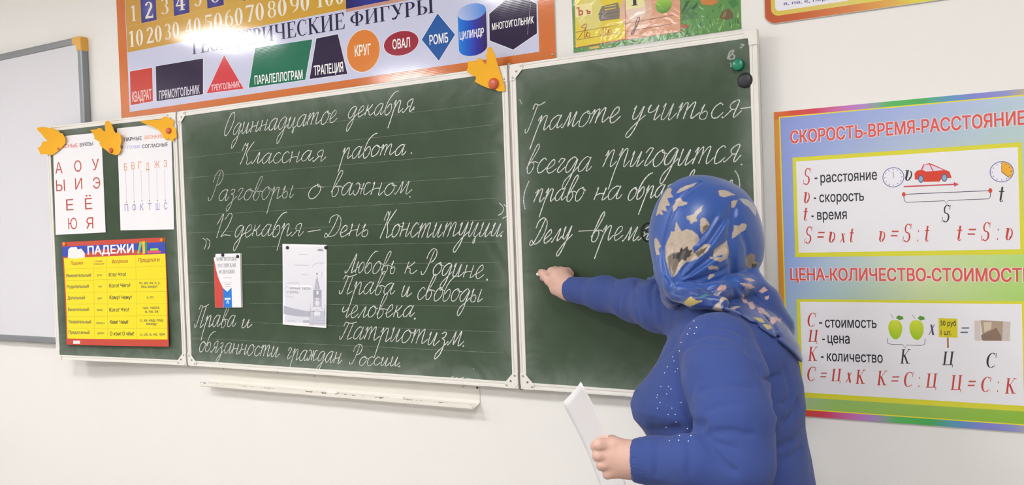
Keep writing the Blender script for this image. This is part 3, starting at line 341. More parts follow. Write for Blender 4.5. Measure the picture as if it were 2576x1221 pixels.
    if ch=='x': return .5,L_(.02,0,.36,1,.06)+[[(.04,1),(.2,1),(.5,0),(.34,0)]]
    if ch=='=': return .5,[R_(0,.15,.5,.32),R_(0,.68,.5,.85)]
    if ch==':': return .2,[R_(.03,0,.15,.16),R_(.03,.8,.15,.96)]
    return .35,[]
_su={}
def serif_u(ch):
    if ch not in _su:
        w,ps=serif(ch); ls=[]
        for p in ps:
            a=sum(p[i][0]*p[(i+1)%len(p)][1]-p[(i+1)%len(p)][0]*p[i][1] for i in range(len(p)))
            if abs(a)>1e-6: ls.append(p if a>0 else p[::-1])
        _su[ch]=(w,union(ls) if ls else [])
    return _su[ch]
def glyphs(st,style):
    """polygons with x in 0..1 over the word and y in cap heights"""
    sh=0
    if style in ('serif','ital'):
        P=[];x=0
        for ch in st:
            w,ps=serif_u(ch); P+= [[(x+a,b) for a,b in p] for p in ps]; x+=w+.03
        if style=='ital': sh=.16
    else:
        o={'cond':.022,'bold':.03,'outl':.024,'outw':.062,'sans':.008,'semi':.013,'italb':.02,'boldf':.02,'boldc':.022,'serifb':.015}[style]
        P=[[(a,b/CAPH) for a,b in p] for p in font_polys(st,o)]
        if style=='italb': sh=.2
    P=[[(a+sh*b,b) for a,b in p] for p in P]
    xs=[a for p in P for a,b in p]; x0,x1=min(xs),max(xs)
    P=[[((a-x0)/(x1-x0),b) for a,b in p] for p in P]
    if st in ('=',':','-','x','v'):
        if st!='-':
            ys=[b for p in P for a,b in p]; y0,y1=min(ys),max(ys); P=[[(a,(b-y0)/(y1-y0)) for a,b in p] for p in P]
        else: P=[[(a,(b-.25)) for a,b in p] for p in P]
    return P
# ------------------------------------------------------------------ the room
m_wall=mat('painted_wall','EFEDEA',.62,.3,bump=(60,.12,.002))
m_ceil=mat('ceiling_paint','F2F2F0',.8,.2); m_floor=mat('linoleum','9A9690',.45,.4,noise=(3,.12))
X0,X1,Y0,Z0,Z1=-3.2,4.9,-6.2,-.92,2.0
for nm,a in {'wall_back':(X0,X1,WALL_Y,WALL_Y+.15,Z0,Z1),'wall_left':(X0-.15,X0,Y0,WALL_Y,Z0,Z1),'wall_right':(X1,X1+.15,Y0,WALL_Y,Z0,Z1),'wall_front':(X0,X1,Y0-.15,Y0,Z0,Z1)}.items():
    tag(box(nm,*a,m_wall),kind='structure')
tag(box('floor',X0,X1,Y0,WALL_Y,Z0-.1,Z0,m_floor),kind='structure')
tag(box('ceiling',X0,X1,Y0,WALL_Y,Z1,Z1+.1,m_ceil),kind='structure')
tag(box('baseboard_back',X0,X1,WALL_Y-.015,WALL_Y,Z0,Z0+.07,mat('baseboard_paint','C8B8A0',.5)),kind='structure')
# ceiling lamps: recessed trays with luminous diffusers
m_lamp=bpy.data.materials.new('lamp_diffuser'); m_lamp.use_nodes=True; nt=m_lamp.node_tree; nt.nodes.clear()
e=nt.nodes.new('ShaderNodeEmission'); e.inputs[0].default_value=(1,.988,.99,1); e.inputs[1].default_value=LAMP_POWER
ou=nt.nodes.new('ShaderNodeOutputMaterial'); nt.links.new(e.outputs[0],ou.inputs[0])
m_trim=mat('lamp_trim','E8E8E8',.4)
lamp=None
for x,nx in ((-2.15,'left'),(.3,'middle'),(2.8,'right')):
    for y,ny in ((-2.2,'nearest the board'),(-4.5,'at the back of the room')):
        t=tag(link('ceiling_lamp',None,M=Matrix.Translation((x,y,Z1))),'white square ceiling lamp, %s one of the row %s'%(nx,ny),'lamp','ceiling lamps')
        if lamp is None:
            bm=bmesh.new()
            for a in ((-.3,.3,-.3,-.28),(-.3,.3,.28,.3),(-.3,-.28,-.28,.28),(.28,.3,-.28,.28)): bm_box(bm,a[0],a[1],a[2],a[3],-.03,0)
            fr=link('trim_frame',from_bm(bm,'trim_frame'),m_trim,t); df=box('diffuser',-.28,.28,-.28,.28,-.025,-.012,m_lamp,t); lamp=(fr,df)
        else:
            for s in lamp: o=s.copy(); COL.objects.link(o); o.parent=t
# ------------------------------------------------------------------ the three-leaf chalkboard
m_alu=mat('white_enamel','E9E6E0',.35,.5,bump=(25,.1,.0006)); m_rivet=mat('rivet_steel','B8B6B0',.35,.5,.7); m_gap=mat('hinge_strip','A9A39B',.5,.4,.2); m_dark=mat('screw_hole','3A3836',.6)
m_green=mat('chalkboard_green','36493A',.5,.24); nt=m_green.node_tree; b=nt.nodes['Principled BSDF']
tc=nt.nodes.new('ShaderNodeTexCoord'); n=nt.nodes.new('ShaderNodeTexNoise'); n.inputs['Scale'].default_value=2.6; n.inputs['Detail'].default_value=6; n.inputs['Distortion'].default_value=1.5
r=nt.nodes.new('ShaderNodeValToRGB'); r.color_ramp.elements[0].position=.35; r.color_ramp.elements[0].color=(*lin('30432E'),1); r.color_ramp.elements[1].position=.75; r.color_ramp.elements[1].color=(*lin('3B4F39'),1)
n2=nt.nodes.new('ShaderNodeTexNoise'); n2.inputs['Scale'].default_value=900; n2.inputs['Detail'].default_value=1
bp=nt.nodes.new('ShaderNodeBump'); bp.inputs['Strength'].default_value=.15; bp.inputs['Distance'].default_value=.0005
L=nt.links.new; L(tc.outputs['Object'],n.inputs['Vector']); L(n.outputs['Fac'],r.inputs[0]); L(tc.outputs['Object'],n2.inputs['Vector']); L(n2.outputs['Fac'],bp.inputs['Height']); L(bp.outputs['Normal'],b.inputs['Normal'])
# dust: erased chalk gathers in a margin round the writing surface (stored per vertex) and in smears
dv=nt.nodes.new('ShaderNodeVertexColor'); dv.layer_name='Dust'; n3=nt.nodes.new('ShaderNodeTexNoise'); n3.inputs['Scale'].default_value=7; n3.inputs['Detail'].default_value=5; n3.inputs['Distortion'].default_value=2
mu=nt.nodes.new('ShaderNodeMath'); mu.operation='MULTIPLY'; mx=nt.nodes.new('ShaderNodeMix'); mx.data_type='RGBA'; mx.inputs[7].default_value=(*lin('8B958C'),1)
L(tc.outputs['Object'],n3.inputs['Vector']); L(n3.outputs['Fac'],mu.inputs[0]); L(dv.outputs['Color'],mu.inputs[1]); L(mu.outputs[0],mx.inputs[0]); L(r.outputs[0],mx.inputs[6]); L(mx.outputs[2],b.inputs['Base Color'])
m_chalk=mat('chalk','ECEFEC',.9,.1); nt=m_chalk.node_tree; b=nt.nodes['Principled BSDF']; L=nt.links.new
tc=nt.nodes.new('ShaderNodeTexCoord'); n=nt.nodes.new('ShaderNodeTexNoise'); n.inputs['Scale'].default_value=700; n.inputs['Detail'].default_value=2
mr=nt.nodes.new('ShaderNodeMapRange'); mr.inputs[1].default_value=.30; mr.inputs[2].default_value=.56; mr.inputs[3].default_value=.12; mr.inputs[4].default_value=1.0; at=nt.nodes.new('ShaderNodeVertexColor'); at.layer_name='Dust'
mu=nt.nodes.new('ShaderNodeMath'); mu.operation='MULTIPLY'; L(tc.outputs['Object'],n.inputs['Vector']); L(n.outputs['Fac'],mr.inputs[0]); L(mr.outputs[0],mu.inputs[0]); L(at.outputs['Color'],mu.inputs[1]); L(mu.outputs[0],b.inputs['Alpha'])
FW=.0205
PROF=[(0,-.02),(0,-.001),(.001,0),(.006,0),(.0075,-.0022),(.0125,-.0022),(.014,0),(.0195,0),(FW,-.001),(FW,-.007)]
def frame_rails(par,w,h,g0,g1):
    x0,x1,y0,y1=g0,w-g1,0,h
    for side in range(4):
        V=[];F=[]
        for t,z in PROF:
            a,bb={0:((x0+t,y0+t),(x1-t,y0+t)),1:((x1-t,y0+t),(x1-t,y1-t)),2:((x1-t,y1-t),(x0+t,y1-t)),3:((x0+t,y1-t),(x0+t,y0+t))}[side]
            V+= [(*a,z),(*bb,z)]
        k=len(PROF)
        F=[(2*i,2*i+1,2*i+3,2*i+2) for i in range(k-1)]+[(2*k-2,2*k-1,1,0)]
        F.append([2*i for i in range(k)][::-1]); F.append([2*i+1 for i in range(k)])
        link('frame_rail',mesh('frame_rail',V,F),m_alu,par)
def surface(par,name,w,h,g0,g1):
    nx,ny=48,36; x0,x1,y0,y1=g0+.015,w-g1-.015,.015,h-.015; V=[];F=[];K=[]
    for j in range(ny+1):
        for i in range(nx+1):
            x=x0+(x1-x0)*i/nx; y=y0+(y1-y0)*j/ny; V.append((x,y,-.003))
            dm=min(x-x0,x1-x,y-y0,(y1-y)*.8); K.append(.05+.75*math.exp(-max(dm-.01,0)/.035)+.25*math.exp(-(y-y0)/.09))
    for j in range(ny):
        for i in range(nx): a=j*(nx+1)+i; F.append((a,a+1,a+nx+2,a+nx+1))
    b0=len(V); V+=[(x0,y0,-.019),(x1,y0,-.019),(x1,y1,-.019),(x0,y1,-.019)]; F.append((b0,b0+3,b0+2,b0+1))
    c=[0,nx,(ny+1)*(nx+1)-1,ny*(nx+1)]
    for i in range(4): F.append((b0+i,b0+(i+1)%4,c[(i+1)%4],c[i]))
    me=mesh(name,V,F); at=me.color_attributes.new('Dust','FLOAT_COLOR','POINT'); K+=[.3]*4
    arr=np.ones((len(V),4),np.float32); arr[:,:3]=np.array(K)[:,None]; at.data.foreach_set('color',arr.ravel())
    return me
def corner_plate(par,cx,cy,sx,sy):
    pts=[(0,.014),(.012,0),(.047,0),(.047,.017),(.015,.05),(0,.05)]
    q=[(cx+sx*x,cy+sy*y) for x,y in pts]; bm=bmesh.new(); bm_prism(bm,q,-.0005,.0018,.0005)
    old=set(bm.faces)
    for x,y,rr_,hh in ((.0105,.041,.0036,.0022),(.0405,.0095,.0036,.0022),(.025,.0235,.0042,.0012)):
        lathe_bm(bm,[(rr_,.0018),(rr_,.0018+hh*.5),(rr_*.6,.0018+hh),(0,.0018+hh)],14,(cx+sx*x,cy+sy*y,0))
    for f in bm.faces:
        if f not in old: f.material_index=1
    old=set(bm.faces)
    lathe_bm(bm,[(.0018,.0032),(0,.0033)],10,(cx+sx*.025,cy+sy*.0235,0))
    for f in bm.faces:
        if f not in old: f.material_index=2
    link('corner_plate',from_bm(bm,'corner_plate'),[m_alu,m_rivet,m_dark],par)
def corner_cap(par,cx,cy,sx,sy):
    q=[(-.001,-.001),(.034,-.001),(.034,.0205),(.0215,.0205),(.0215,.04),(-.001,.04)]
    bm=bmesh.new(); bm_prism(bm,[(cx+sx*x,cy+sy*y) for x,y in q],-.021,.0022,.0012)
    link('corner_cap',from_bm(bm,'corner_cap'),m_alu,par)
cb=tag(link('chalkboard',None,M=Matrix.Translation((WC/2,0,0))),'wide green three-leaf chalkboard in a white metal frame, covered in cursive chalk writing','chalkboard')
Mi=Matrix.Translation((WC/2,0,0)).inverted()
panels={}
for nm,M,w_,g0,g1 in (('center_panel',M_CEN,WC,.0045,.0045),('wing_panel',M_LEFT,WL,0,.0045),('wing_panel',M_RIGHT,WR,.0045,0)):
    p=link(nm,surface(None,nm,w_,1,g0,g1),m_green,cb,Mi@M); panels[len(panels)]=p
    frame_rails(p,w_,1,g0,g1)
    for cx,sx,g in ((g0,1,g0),(w_-g1,-1,g1)):
        for cy,sy in ((0,1),(1,-1)):
            (corner_plate if g else corner_cap)(p,cx,cy,sx,sy)
pc,pl,pr=panels[0],panels[1],panels[2]
for x in (0,WC):
    bm=bmesh.new(); lathe_bm(bm,[(0,-.004),(.0055,-.004),(.0055,1.004),(.002,1.008),(0,1.008)],12)
    link('hinge',from_bm(bm,'hinge',True),m_gap,cb,Mi@Matrix.Translation((x,.009,0)))
for x in (.25,1.25):
    for z in (.3,.7): box('mounting_bracket',x-.04,x+.04,.019,WALL_Y,z-.03,z+.03,m_alu,cb,.001,M=Mi)
# ------------------------------------------------------------------ handwriting
GL={
'а':(1.15,".78,.88 .5,1 .15,.75 .03,.35 .2,.02 .5,.15 .78,.85 .8,.95 .74,.3 .82,.03 1,.12 1.15,.35"),
'о':(.95,".45,1 .15,.8 .03,.4 .2,.02 .5,.02 .75,.35 .75,.75 .5,1 .55,.85 .95,.75"),
'н':(1.15,"0,.9 .1,.98 .08,.02|.08,.4 .35,.52 .7,.55|.75,1 .72,.2 .82,.02 1.15,.35"),
'и':(1.15,"0,.75 .13,1 .08,.25 .2,.02 .45,.2 .68,.97 .65,.2 .78,.02 1.15,.4"),
'д':(1.1,".78,.88 .5,1 .15,.75 .03,.35 .2,.02 .5,.15 .8,.9 .78,.2 .72,-.5 .5,-1.1 .3,-1.05 .3,-.6 .7,-.1 1.1,.35"),
'ц':(1.15,"0,.75 .13,1 .08,.25 .2,.02 .45,.2 .68,.97 .65,.15 .85,0 .9,-.35 .78,-.4 .8,-.15 1.15,.3"),
'т':(1.6,"0,.7 .16,1 .14,.5 .12,.02|.13,.4 .35,.9 .55,.97 .58,.5 .56,.02|.58,.4 .82,.9 1.05,.97 1.08,.3 1.2,.02 1.6,.35"),
'п':(1.15,"0,.7 .16,1 .14,.5 .12,.02|.14,.4 .4,.95 .66,.95 .68,.3 .8,.02 1.15,.35"),
'е':(.9,"0,.3 .3,.42 .58,.7 .45,1 .2,.85 .07,.4 .25,.02 .55,.06 .9,.35"),
'к':(1.0,".1,1 .06,.02|.62,1 .38,.65 .1,.5 .38,.42 .5,.1 .7,.02 1,.3"),
'б':(.9,".95,2.0 .6,1.9 .25,1.5 .08,.9 .05,.4 .2,.02 .5,.02 .7,.4 .6,.85 .35,.9 .15,.55"),
'р':(1.15,"0,.7 .17,1.05 .12,-.3 .08,-1.25|.12,.3 .4,.95 .66,.98 .7,.3 .8,.02 1.15,.35"),
'я':(1.2,"0,.1 .12,.02 .35,.28 .52,.5|.78,.5 .45,.5 .3,.75 .48,.99 .8,1 .76,.2 .88,.02 1.2,.4"),
'л':(1.05,"0,.1 .12,.02 .3,.3 .62,1 .6,.2 .75,.02 1.05,.35"),
'м':(1.4,"0,.1 .1,.02 .28,.4 .45,1 .5,.5 .54,.08 .78,.6 .97,1 .95,.2 1.07,.02 1.4,.35"),
'с':(.85,".65,.85 .4,1 .12,.75 .05,.35 .25,.02 .55,.06 .85,.35"),
'в':(.95,"0,.3 .3,.95 .55,1.8 .42,2.05 .22,1.7 .1,.6 .2,.05 .5,.02 .65,.4 .5,.75 .3,.7 .6,.78 .95,.68"),
'з':(.85,"0,.85 .25,1 .45,.85 .35,.6 .15,.52 .42,.42 .48,0 .4,-.6 .15,-1 0,-.8 .1,-.5 .6,.05 .85,.35"),
'г':(.75,"0,.72 .14,.98 .42,.97 .45,.85 .2,.3 .22,.04 .4,.02 .75,.35"),
'ы':(1.25,"0,.7 .13,1 .08,.3 .2,.02 .5,.05 .55,.4 .35,.55 .15,.4|.88,1 .84,.2 .96,.02 1.25,.3"),
'ь':(.8,"0,.7 .13,1 .08,.3 .2,.02 .5,.05 .55,.4 .35,.55 .12,.4"),
'ж':(1.5,"0,.9 .2,1 .4,.75 .35,.2 .15,0 .02,.15|.38,.5 .65,.5|.68,1 .64,.02|1.28,.95 1.05,1 .88,.8 .9,.2 1.1,.02 1.5,.35|.64,.5 .88,.52"),
'ч':(1.1,"0,.75 .14,1 .1,.6 .3,.5 .6,.7 .72,1 .68,.2 .8,.02 1.1,.35"),
'у':(1.05,"0,.75 .13,1 .1,.35 .25,.08 .5,.25 .72,1 .62,-.4 .35,-1.1 .1,-1.1 .1,-.8 .5,-.2 1.05,.35"),
'ю':(1.0,".05,1 .04,.02|.05,.5 .3,.5|.6,1 .36,.7 .36,.3 .55,.02 .8,.3 .8,.7 .6,1"),
'О':(1.2,".75,1 .35,.9 .08,.4 .15,.05 .45,0 .85,.3 .95,.7 .75,1"),
'К':(1.3,"-.05,.62 .1,.95 .3,.82 .42,.95 .3,.5 .1,0|1.05,1 .8,.82 .5,.5 .7,.28 .8,.04 1,.02 1.3,.15"),
'Р':(1.05,"-.15,.12 0,0 .25,.06 .42,.4 .55,.95|.02,.62 .05,.85 .4,1.02 .8,.95 .92,.75 .75,.55 .5,.5"),
'Д':(1.45,".85,.95 .7,.5 .35,.05 .02,.05 .12,.2 .5,.04 1,.1 1.3,.4 1.2,.8 .7,1 .2,.9 .12,.65"),
'П':(1.3,"-.14,.16 -.02,.0 .14,.06 .26,.4 .4,.93|-.05,.78 .1,.97 .45,.91 .85,.95 1.2,1.03|.9,.95 .74,.1 .86,.01 1.25,.15"),
'Г':(.9,"-.1,.12 0,0 .2,.1 .38,.9|.02,.8 .12,.97 .5,.92 .95,1"),
'Л':(1.15,"0,.1 .1,0 .35,.2 .75,1 .72,.1 .85,.01 1.15,.15"),
'1':(.6,"0,.6 .35,1 .25,0"),'2':(.95,"0,.75 .25,1 .55,.85 .4,.4 0,.02 .3,.06 .85,.0"),
'-':(.8,"0,.45 .8,.5"),'.':(.3,"0,0 .12,.03 .06,.08"),' ':(.6,""),
}
CAPS='ОКРДПГЛ12'
def handwriting(par,word,seed):
    st,x0,y0,x1,y1,xh,capk,al,sl=word
    rnd=random.Random(seed); tot=sum(GL[c][0] for c in st)*1.0-.3
    sx=(x1-x0)/max(tot,.3); V=[];F=[];K=[]; x=0
    if st in('.','..'): sx=xh*.6
    for ch in st:
        w_,s=GL[ch]; cap=ch in CAPS; jy=rnd.uniform(-.05,.05)*xh; js=rnd.uniform(.93,1.07)
        for stroke in s.split('|'):
            if not stroke: continue
            pts=[]
            for p in stroke.split():
                a,b=map(float,p.split(',')); hy=b*xh*(capk if cap else 1)*js
                if ch=='.': hy=b*xh
                bx=x0+(x+a)*sx; by=y0+(y1-y0)*(bx-x0)/max(x1-x0,1e-6) if x1-x0>.02 else y0
                pts.append((bx+sl*hy+rnd.uniform(-.025,.025)*xh,by+hy+jy+rnd.uniform(-.025,.025)*xh))
            pts=catmull(pts,6); wd=.0029*rnd.uniform(.85,1.15)*(1.7 if ch=='.' else 1)
            n=len(pts); b0=len(V); P=[np.array(p) for p in pts]
            for i in range(n):
                d=P[min(i+1,n-1)]-P[max(i-1,0)]; d=d/(np.hypot(*d)+1e-9); q=np.array([-d[1],d[0]])*wd/2*rnd.uniform(.75,1.2)
                V+= [(*(P[i]+q),-.0026),(*(P[i]-q),-.0026)]; k=al*(.9+.35*(-d[1] if d[1]<0 else 0))*rnd.uniform(.85,1.1); K+=[k,k]
            F+= [(b0+2*i,b0+2*i+2,b0+2*i+3,b0+2*i+1) for i in range(n-1)]
        x+=w_
    chalk_mesh(par,'chalk_word',V,F,K)
def chalk_mesh(par,name,V,F,K):
    F=[f[::-1] for f in F]
    me=mesh(name,V,F); at=me.color_attributes.new('Dust','FLOAT_COLOR','POINT')
    arr=np.ones((len(V),4),np.float32); arr[:,:3]=np.clip(np.array(K),0,1.3)[:,None]; at.data.foreach_set('color',arr.ravel())
    return link(name,me,m_chalk,par)
def chalk_line(par,name,pts,wd,al,sm=True):
    if sm: pts=catmull(pts,8)
    V=[];F=[];K=[];P=[np.array(p) for p in pts]; n=len(P)
    for i in range(n):
        d=P[min(i+1,n-1)]-P[max(i-1,0)]; d=d/(np.hypot(*d)+1e-9); q=np.array([-d[1],d[0]])*wd/2
        V+=[(*(P[i]+q),-.00262),(*(P[i]-q),-.00262)]; k=al*random.uniform(.7,1.1); K+=[k,k]
    F=[(2*i,2*i+2,2*i+3,2*i+1) for i in range(n-1)]
    chalk_mesh(par,name,V,F,K)
for i,wd in enumerate(D['chalkC']): handwriting(pc,wd,i)
for i,wd in enumerate(D['chalkR']): handwriting(pr,wd,100+i)
for p in D['marksC']: chalk_line(pc,'chalk_mark',p,.003,1)
for p in D['marksR']: chalk_line(pr,'chalk_mark',p,.003,1)
for p in D['scribC']: chalk_line(pc,'chalk_scribble',p,.003,.8)
for p in D['scribR']: chalk_line(pr,'chalk_scribble',p,.004,.55)
for i,z in enumerate(D['rules']):
    n=60; a=.03 if i%3 else .35
    chalk_line(pc,'chalk_ruled_line',[(a+(1.44-a)*k/n,z-.004+.006*math.sin(i*1.7)*(k/n)) for k in range(n+1)],.0010,.34,False)
# ------------------------------------------------------------------ chalk tray under the board
m_tray=mat('tray_enamel','ECE8DF',.4,.45); nt=m_tray.node_tree; b=nt.nodes['Principled BSDF']; L=nt.links.new
g=nt.nodes.new('ShaderNodeTexCoord'); sx_=nt.nodes.new('ShaderNodeSeparateXYZ'); n=nt.nodes.new('ShaderNodeTexNoise'); n.inputs['Scale'].default_value=26; n.inputs['Detail'].default_value=5; n.inputs['Roughness'].default_value=.65
a1=nt.nodes.new('ShaderNodeMapRange'); a1.inputs[1].default_value=-.0680; a1.inputs[2].default_value=-.0600; a1.inputs[3].default_value=0; a1.inputs[4].default_value=.20
a2=nt.nodes.new('ShaderNodeMath'); a2.operation='ADD'; a3=nt.nodes.new('ShaderNodeMath'); a3.operation='GREATER_THAN'; a3.inputs[1].default_value=.735
a4=nt.nodes.new('ShaderNodeMath'); a4.operation='GREATER_THAN'; a4.inputs[1].default_value=.05; a5=nt.nodes.new('ShaderNodeMath'); a5.operation='MULTIPLY'
mx=nt.nodes.new('ShaderNodeMix'); mx.data_type='RGBA'; mx.inputs[6].default_value=(*lin('ECE8DF'),1); mx.inputs[7].default_value=(*lin('7A6652'),1)
L(g.outputs['Object'],sx_.inputs[0]); L(g.outputs['Object'],n.inputs['Vector']); L(sx_.outputs['Y'],a1.inputs[0]); L(a1.outputs[0],a2.inputs[0]); L(n.outputs['Fac'],a2.inputs[1]); L(a2.outputs[0],a3.inputs[0])
L(sx_.outputs['Z'],a4.inputs[0]); L(a3.outputs[0],a5.inputs[0]); L(a4.outputs[0],a5.inputs[1]); L(a5.outputs[0],mx.inputs[0]); L(mx.outputs[2],b.inputs['Base Color'])
tr=tag(link('chalk_tray',None,M=off(M_WALL,0,.7,0)),'long cream enamel chalk tray with chipped paint below the middle of the green board','tray')
PT=[(.0012,.03),(.0012,-.056),(.005,-.0655),(.010,-.068),(.043,-.0765),(.050,-.0765),(.0535,-.073),(.054,-.060)]
xa,xb=.079-.7,1.3235-.7
def strip(name,prof,m,par,nx=1,ends=True,th=.0012):
    P=[np.array(p) for p in prof]; k=len(P); IN=[]
    for i in range(k):
        d=P[min(i+1,k-1)]-P[max(i-1,0)]; d=d/np.hypot(*d); IN.append(P[i]+np.array([-d[1],d[0]])*th)
    V=[];F=[]
    for x in (xa,xb):
        for p in P+IN[::-1]: V.append((x,p[1],p[0]))
    q=2*k
    for i in range(q): j=(i+1)%q; F.append((i,j,q+j,q+i))
    F.append(list(range(q))[::-1]); F.append([q+i for i in range(q)])
    me=mesh(name,V,F); bm=bmesh.new(); bm.from_mesh(me); bmesh.ops.recalc_face_normals(bm,faces=bm.faces); bm.to_mesh(me); bm.free()
    return link(name,me,m,par)
strip('back_plate',PT[:3],m_tray,tr); strip('trough',PT[2:],m_tray,tr)
for x,z in ((.155,-.012),(.62,-.014),(1.262,-.0145),(1.315,-.0155),(.44,-.011)):
    bm=bmesh.new(); lathe_bm(bm,[(.0042,0),(.0036,.0016),(.001,.0022),(0,.0022)],12); link('screw',from_bm(bm,'screw'),m_rivet if x!=1.315 else m_dark,tr,Matrix.Translation((x-.7,z,.0016)))
m_stick=mat('chalk_stick','F4F4F0',.9,.1)
for x,ry,lab in ((.735,.12,'short white chalk stub lying in the tray, left of the other piece'),(1.02,.5,'tapered white chalk stub in the tray, nearer its right end')):
    bm=bmesh.new(); lathe_bm(bm,[(0,-.026),(.0045,-.026),(.0052,-.024),(.006,.024),(.005,.026),(0,.026)],12)
    o=link('chalk_stick',from_bm(bm,'chalk_stick',True),m_stick,M=M_WALL@Matrix.Translation((x,-.0615,.040))@Matrix.Rotation(PI/2+ry*.15,4,'Y')@Matrix.Rotation(0,4,'X'))
    tag(o,lab,'chalk','chalk sticks in the tray')
# ------------------------------------------------------------------ posters on the wall
def board_prism(name,pts,th,m,M,bev=.0006):
    bm=bmesh.new(); bm_prism(bm,pts,0,th,bev); return link(name,from_bm(bm,name),m,None,M)
def rect_pts(x0,y0,x1,y1): return [(x0,y0),(x1,y0),(x1,y1),(x0,y1)]
def rrect(x0,y0,x1,y1,r,n=8):
    out=[]
    for cx,cy,a in ((x1-r,y1-r,0),(x0+r,y1-r,90),(x0+r,y0+r,180),(x1-r,y0+r,270)):
        for i in range(n+1): t=math.radians(a+90*i/n); out.append((cx+r*math.cos(t),cy+r*math.sin(t)))
    return out
m_edge=mat('poster_board_edge','C9C5BD',.5)
def lerp(a,b,t): return tuple(x+(y-x)*t for x,y in zip(a,b))
def ramp(stops):
    st=[(p,lin(c)) for p,c in stops]
    def f(t):
        for (a,ca),(b,cb_) in zip(st,st[1:]):
            if t<=b: return lerp(ca,cb_,max(0,min(1,(t-a)/(b-a+1e-9))))
        return st[-1][1]
    return f
# geometric figures banner
FX0,FX1,FZ0,FZ1=-.386,1.640,1.009,1.64
m_fig=print_mat('glossy_banner_print',.085,.5,flute=(60,.000010))
fig=tag(board_prism('figures_poster',rect_pts(FX0,FZ0,FX1,FZ1),.004,m_edge,M_WALL),'long orange-bordered banner of named geometric figures and numbers above the chalkboard','poster')
P=Print(); P.rect(FX0,FZ0,FX1,FZ1,'D5763A',1); ix0,ix1,iz0,iz1=-.332,1.584,1.0355,1.60
P.rect(ix0,iz0,ix1,iz1,'CDD0EA',2)
gold=ramp([(0,'CC9A44'),(.45,'D8AC50'),(1,'CFA02C')]); P.grad(ix0+.003,1.281,.834,iz1,lambda u,v:gold(u),3,12,1)
P.rect(ix0+.003,1.3855,.834,1.387,'DDBB70',4)
for x0,x1 in D['fig_blue']: P.grad(x0,1.3885,x1,1.493,lambda u,v:lerp(lin('3A3A8C'),lin('6A6AC0'),1-min(1,2*math.hypot(u-.5,v-.5))),5,6,6)
P.rect(.834,1.270,1.56,1.30,'C89888',3); P.grad(.836,1.2815,1.096,iz1,lambda u,v:lerp(lin('2430A0'),lin('1C1450'),abs(u-.45)*2),4,10,1); P.grad(1.102,1.2815,1.40,iz1,lambda u,v:lerp(lin('30207A'),lin('1C1040'),abs(u-.5)*2),4,10,1)
P.build('printed_background',m_fig,fig,off(Matrix.Identity(4),.004))
def outline(pts,k=.0022):
    cx=sum(p[0] for p in pts)/len(pts); cy=sum(p[1] for p in pts)/len(pts); out=[]
    for x,y in pts: d=math.hypot(x-cx,y-cy); out.append((x+(x-cx)/d*k*1.3,y+(y-cy)/d*k*1.3))
    return out
OFF4=off(Matrix.Identity(4),.004)
for nm,(col,pts) in zip(('square','rectangle','triangle','parallelogram','trapezoid','rhombus','hexagon'),D['fig_poly']):
    P=Print(); P.poly(outline(pts),'EFEFF8',6); P.poly(pts,col,7)
    if nm=='hexagon': P.line([(1.545,1.0935),(1.556,1.16),(1.560,1.185)],.0008,'C8C8D8',8)
    P.build('printed_'+nm,m_fig,fig,OFF4)
for nm,(col,cx,cy,rx,ry) in zip(('circle','oval'),D['fig_ell']):
    P=Print(); P.ell(cx,cy,rx+.002,ry+.002,'EFEFF8',6); P.ell(cx,cy,rx,ry,col,7); P.build('printed_'+nm,m_fig,fig,OFF4)
cx,cz,rx,ry,zb=D['fig_cyl']; zb+=ry; P=Print()
blue=ramp([(0,'1480E0'),(.35,'1058D0'),(.62,'2A2CA8'),(1,'2C1250')])
P.grad(cx-rx,zb,cx+rx,cz,lambda u,v:blue(u),7,16,1)
n=24
for i in range(n):
    a,b_=PI+PI*i/n,PI+PI*(i+1)/n; xs=[cx+rx*math.cos(a),cx+rx*math.cos(b_)]
    P.face([(xs[0],zb),(xs[0],zb+ry*math.sin(a)),(xs[1],zb+ry*math.sin(b_)),(xs[1],zb)],[blue((x-cx+rx)/(2*rx)) for x in (xs[0],xs[0],xs[1],xs[1])],7*STEP)
P.ell(cx,cz,rx,ry,None,8,f=lambda u,v:lerp(lin('B8C8F0'),lin('2080E0'),max(0,min(1,.5+.5*u+.1*v))))
P.build('printed_cylinder',m_fig,fig,OFF4)
P=Print()
for t in D['fig_text']: P.text(t,9)
P.build('printed_lettering',m_fig,fig,off(Matrix.Identity(4),.004))
for x,y in ((FX1-.012,FZ0+.012),(FX0+.012,FZ1-.012),(FX1-.012,FZ1-.012)):
    bm=bmesh.new(); lathe_bm(bm,[(.004,0),(.003,.0015),(0,.002)],12); link('mounting_pin',from_bm(bm,'mounting_pin',True),m_rivet,fig,Matrix.Translation((x,y,.0045)))
# speed / price formula board
m_sp=print_mat('satin_board_print',.32,.4)
SX0,SX1,SZ0,SZ1=2.2795,2.897,-.028,.7835
sp=tag(board_prism('formula_poster',rect_pts(SX0,SZ0,SX1,SZ1),.006,m_edge,M_WALL),'large pale blue and green board of speed and price formulas at the right','poster')
P=Print(); rb=ramp([(0,'DC7A38'),(.07,'D8502C'),(.17,'D4445C'),(.3,'C878C0'),(.36,'B088CC'),(.45,'58B860'),(.58,'48B058'),(.68,'5C98C8'),(.78,'8484D4'),(.87,'8C94D0'),(.95,'C8B888'),(1,'D8A050')])
P.rect(SX0,SZ0,SX1,SZ1,'E09A38',1)
P.grad(SX0+.002,SZ1-.02,SX1,SZ1,lambda u,v:rb(u),2,48,1); P.grad(SX0+.002,SZ0,SX1,SZ0+.02,lambda u,v:rb(u),2,48,1)
P.rect(SX0+.0135,SZ0+.0165,SX1-.0135,SZ1-.0135,'E8DC40',3)
